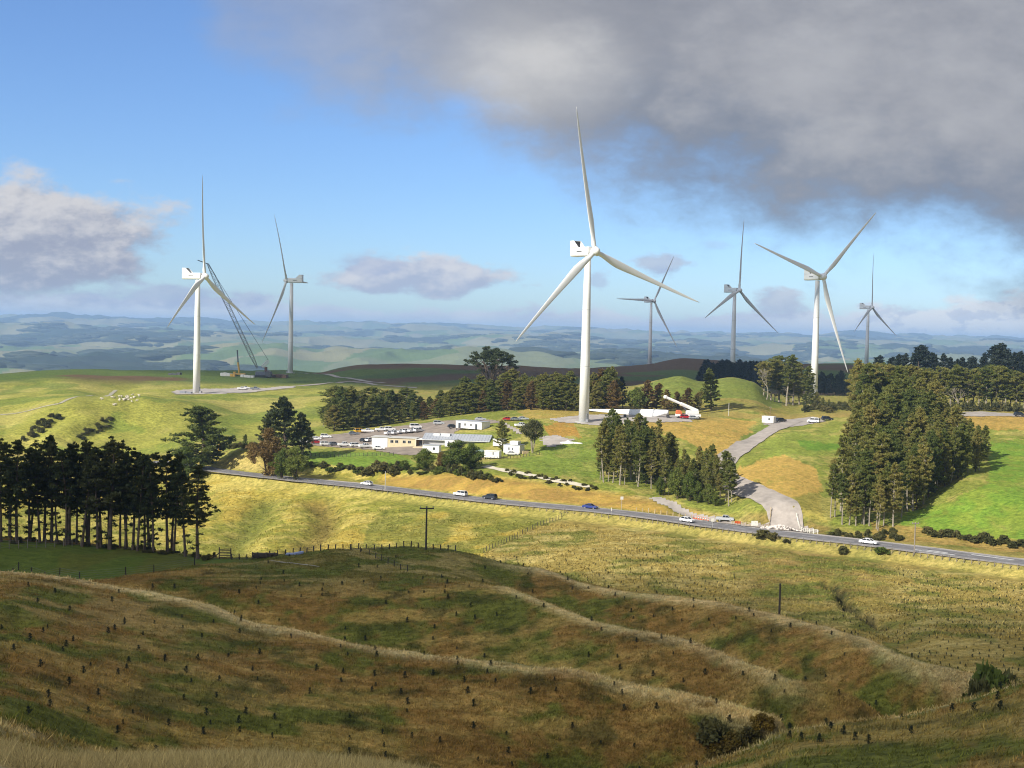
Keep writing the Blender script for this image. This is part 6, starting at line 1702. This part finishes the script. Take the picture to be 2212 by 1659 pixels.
# ------------------------------------------------------------------ grass on the near slopes
def grass_mesh(name, idxs, n_per, hrange, wid, jit, lean, label, bright=1.15):
    rng = np.random.default_rng(5)
    pos = np.stack([GX, GY, GZ], -1).reshape(-1, 3)[idxs]; colr = cov.reshape(-1, 3)[idxs]
    k = len(pos)
    off = rng.normal(size=(k, n_per, 2)) * jit
    base = np.repeat(pos[:, None, :], n_per, 1); base[..., :2] += off
    hh = rng.uniform(*hrange, size=(k, n_per)) * rng.uniform(.6, 1.3, size=(k, 1))
    ang = rng.uniform(0, 2 * PI, size=(k, n_per)); ln = rng.uniform(.1, lean, size=(k, n_per)) * hh
    wa = rng.uniform(0, 2 * PI, size=(k, n_per))
    tip = base.copy(); tip[..., 0] += np.cos(ang) * ln + .12 * hh; tip[..., 1] += np.sin(ang) * ln; tip[..., 2] += hh
    side = np.stack([np.cos(wa), np.sin(wa), np.zeros_like(wa)], -1) * wid * .5
    base[..., 2] -= .06
    v = np.stack([base - side, base + side, tip], 2).reshape(-1, 3)
    c = np.repeat((colr * rng.uniform(.6, 1.4, size=(k, 1)) * bright)[:, None, None, :], n_per, 1)
    c = np.repeat(c * rng.uniform(.85, 1.2, size=(k, n_per, 1, 1)), 3, 2).reshape(-1, 3)
    me = mesh_np(name, v, np.arange(len(v)).reshape(-1, 3), [])
    ca = me.color_attributes.new('tone', 'FLOAT_COLOR', 'POINT')
    ca.data.foreach_set('color', np.concatenate([np.clip(c, 0, 1), np.ones((len(c), 1))], -1).astype(np.float32).ravel())
    if 'grass_blades' not in MATS:
        m, nt_, b, out = new_mat('grass_blades')
        a = nt_.nodes.new('ShaderNodeAttribute'); a.attribute_name = 'tone'
        nt_.links.new(a.outputs['Color'], b.inputs['Base Color']); b.inputs['Roughness'].default_value = .8; b.inputs['Specular IOR Level'].default_value = .1
        t_ = nt_.nodes.new('ShaderNodeBsdfTranslucent'); nt_.links.new(a.outputs['Color'], t_.inputs['Color'])
        mx = nt_.nodes.new('ShaderNodeMixShader'); mx.inputs[0].default_value = .3
        nt_.links.new(b.outputs[0], mx.inputs[1]); nt_.links.new(t_.outputs[0], mx.inputs[2]); nt_.links.new(mx.outputs[0], out.inputs['Surface'])
    me.materials.append(MATS['grass_blades'])
    return tag(link(name, me), label, 'grass', None, 'stuff')
fi = np.arange(nr * nc).reshape(nr, nc)
pu2, pv2 = project(np.stack([GX, GY, GZ], -1))
infr = (pu2 > -60) & (pu2 < 2270) & (pv2 < 1720) & (np.arange(nc)[None, :] < NF)
rgG = np.random.default_rng(3)
m_near = infr & (GR > 16) & (GR < 29) & (pu2 < 930)
cand_ = fi[m_near]; pick = rgG.choice(cand_, min(len(cand_), 34000), replace=False)
grass_mesh('dry_grass', pick, 5, (.04, .15), .011, .16, 1.6, 'pale dry seeding grass on the nearest bank at the lower left', 1.05)
m_mid = infr & (GR > 56) & (GR < 236) & ~pad
cand_ = fi[m_mid]; pick = rgG.choice(cand_, min(len(cand_), 85000), replace=False)
grass_mesh('tussock_grass', pick, 6, (.08, .33), .09, .20, 1.3, 'brown and green tussock grass over the shaded near slopes', 1.12)
m_far = infr & (GR > 236) & (GR < LR[LI['g']][None, :] - 6) & (flat > .8) & (alpha > .7)
cand_ = fi[m_far]; pick = rgG.choice(cand_, min(len(cand_), 26000), replace=False)
grass_mesh('tussock_grass', pick, 4, (.15, .5), .3, .5, 1.2, 'straw coloured tussock grass over the sun-lit bowl and planted field', 1.08)

# ------------------------------------------------------------------ far woods on the plain and ranges
rw = np.random.default_rng(12)
wm = infr & (GR > 3800) & (GR < 16000) & (np.arange(nr)[:, None] > 0)
dens = fbm(GX, GY * .7, 800, 5, 151)
ci = fi[wm & (dens + .03 * (pu2 < 650) > .50) & (dens < .585)]
pk = rw.choice(ci, min(len(ci), 3600), replace=False)
wv, wf, nv = [], [], 0
import bmesh
bm = bmesh.new(); bmesh.ops.create_icosphere(bm, subdivisions=2, radius=1.0)
iv = np.array([v.co[:] for v in bm.verts]); ifc = np.array([[l.index for l in f.verts] for f in bm.faces]); bm.free()
posf = np.stack([GX, GY, GZ], -1).reshape(-1, 3)
for i in pk:
    p = posf[i]; s = rw.uniform(8, 26) * (1 + math.hypot(p[0], p[1]) / 14000); d = 1 + .35 * (rw.random(len(iv)) - .5)
    wv.append(p + iv * d[:, None] * np.array([s * rw.uniform(1, 3.4), s * rw.uniform(.8, 2), rw.uniform(8, 17)])); wf.append(ifc + nv); nv += len(iv)
wood_m = leaf_mat('distant_woodland', [(.0, (.016, .028, .018)), (.5, (.028, .042, .024)), (1, (.05, .06, .03))], .05, .01)
tag(link('distant_woodland', mesh_np('distant_woodland', np.concatenate(wv), np.concatenate(wf), [wood_m])), 'blue-green woods and shelter belts scattered over the distant plain', 'woodland', None, 'stuff')
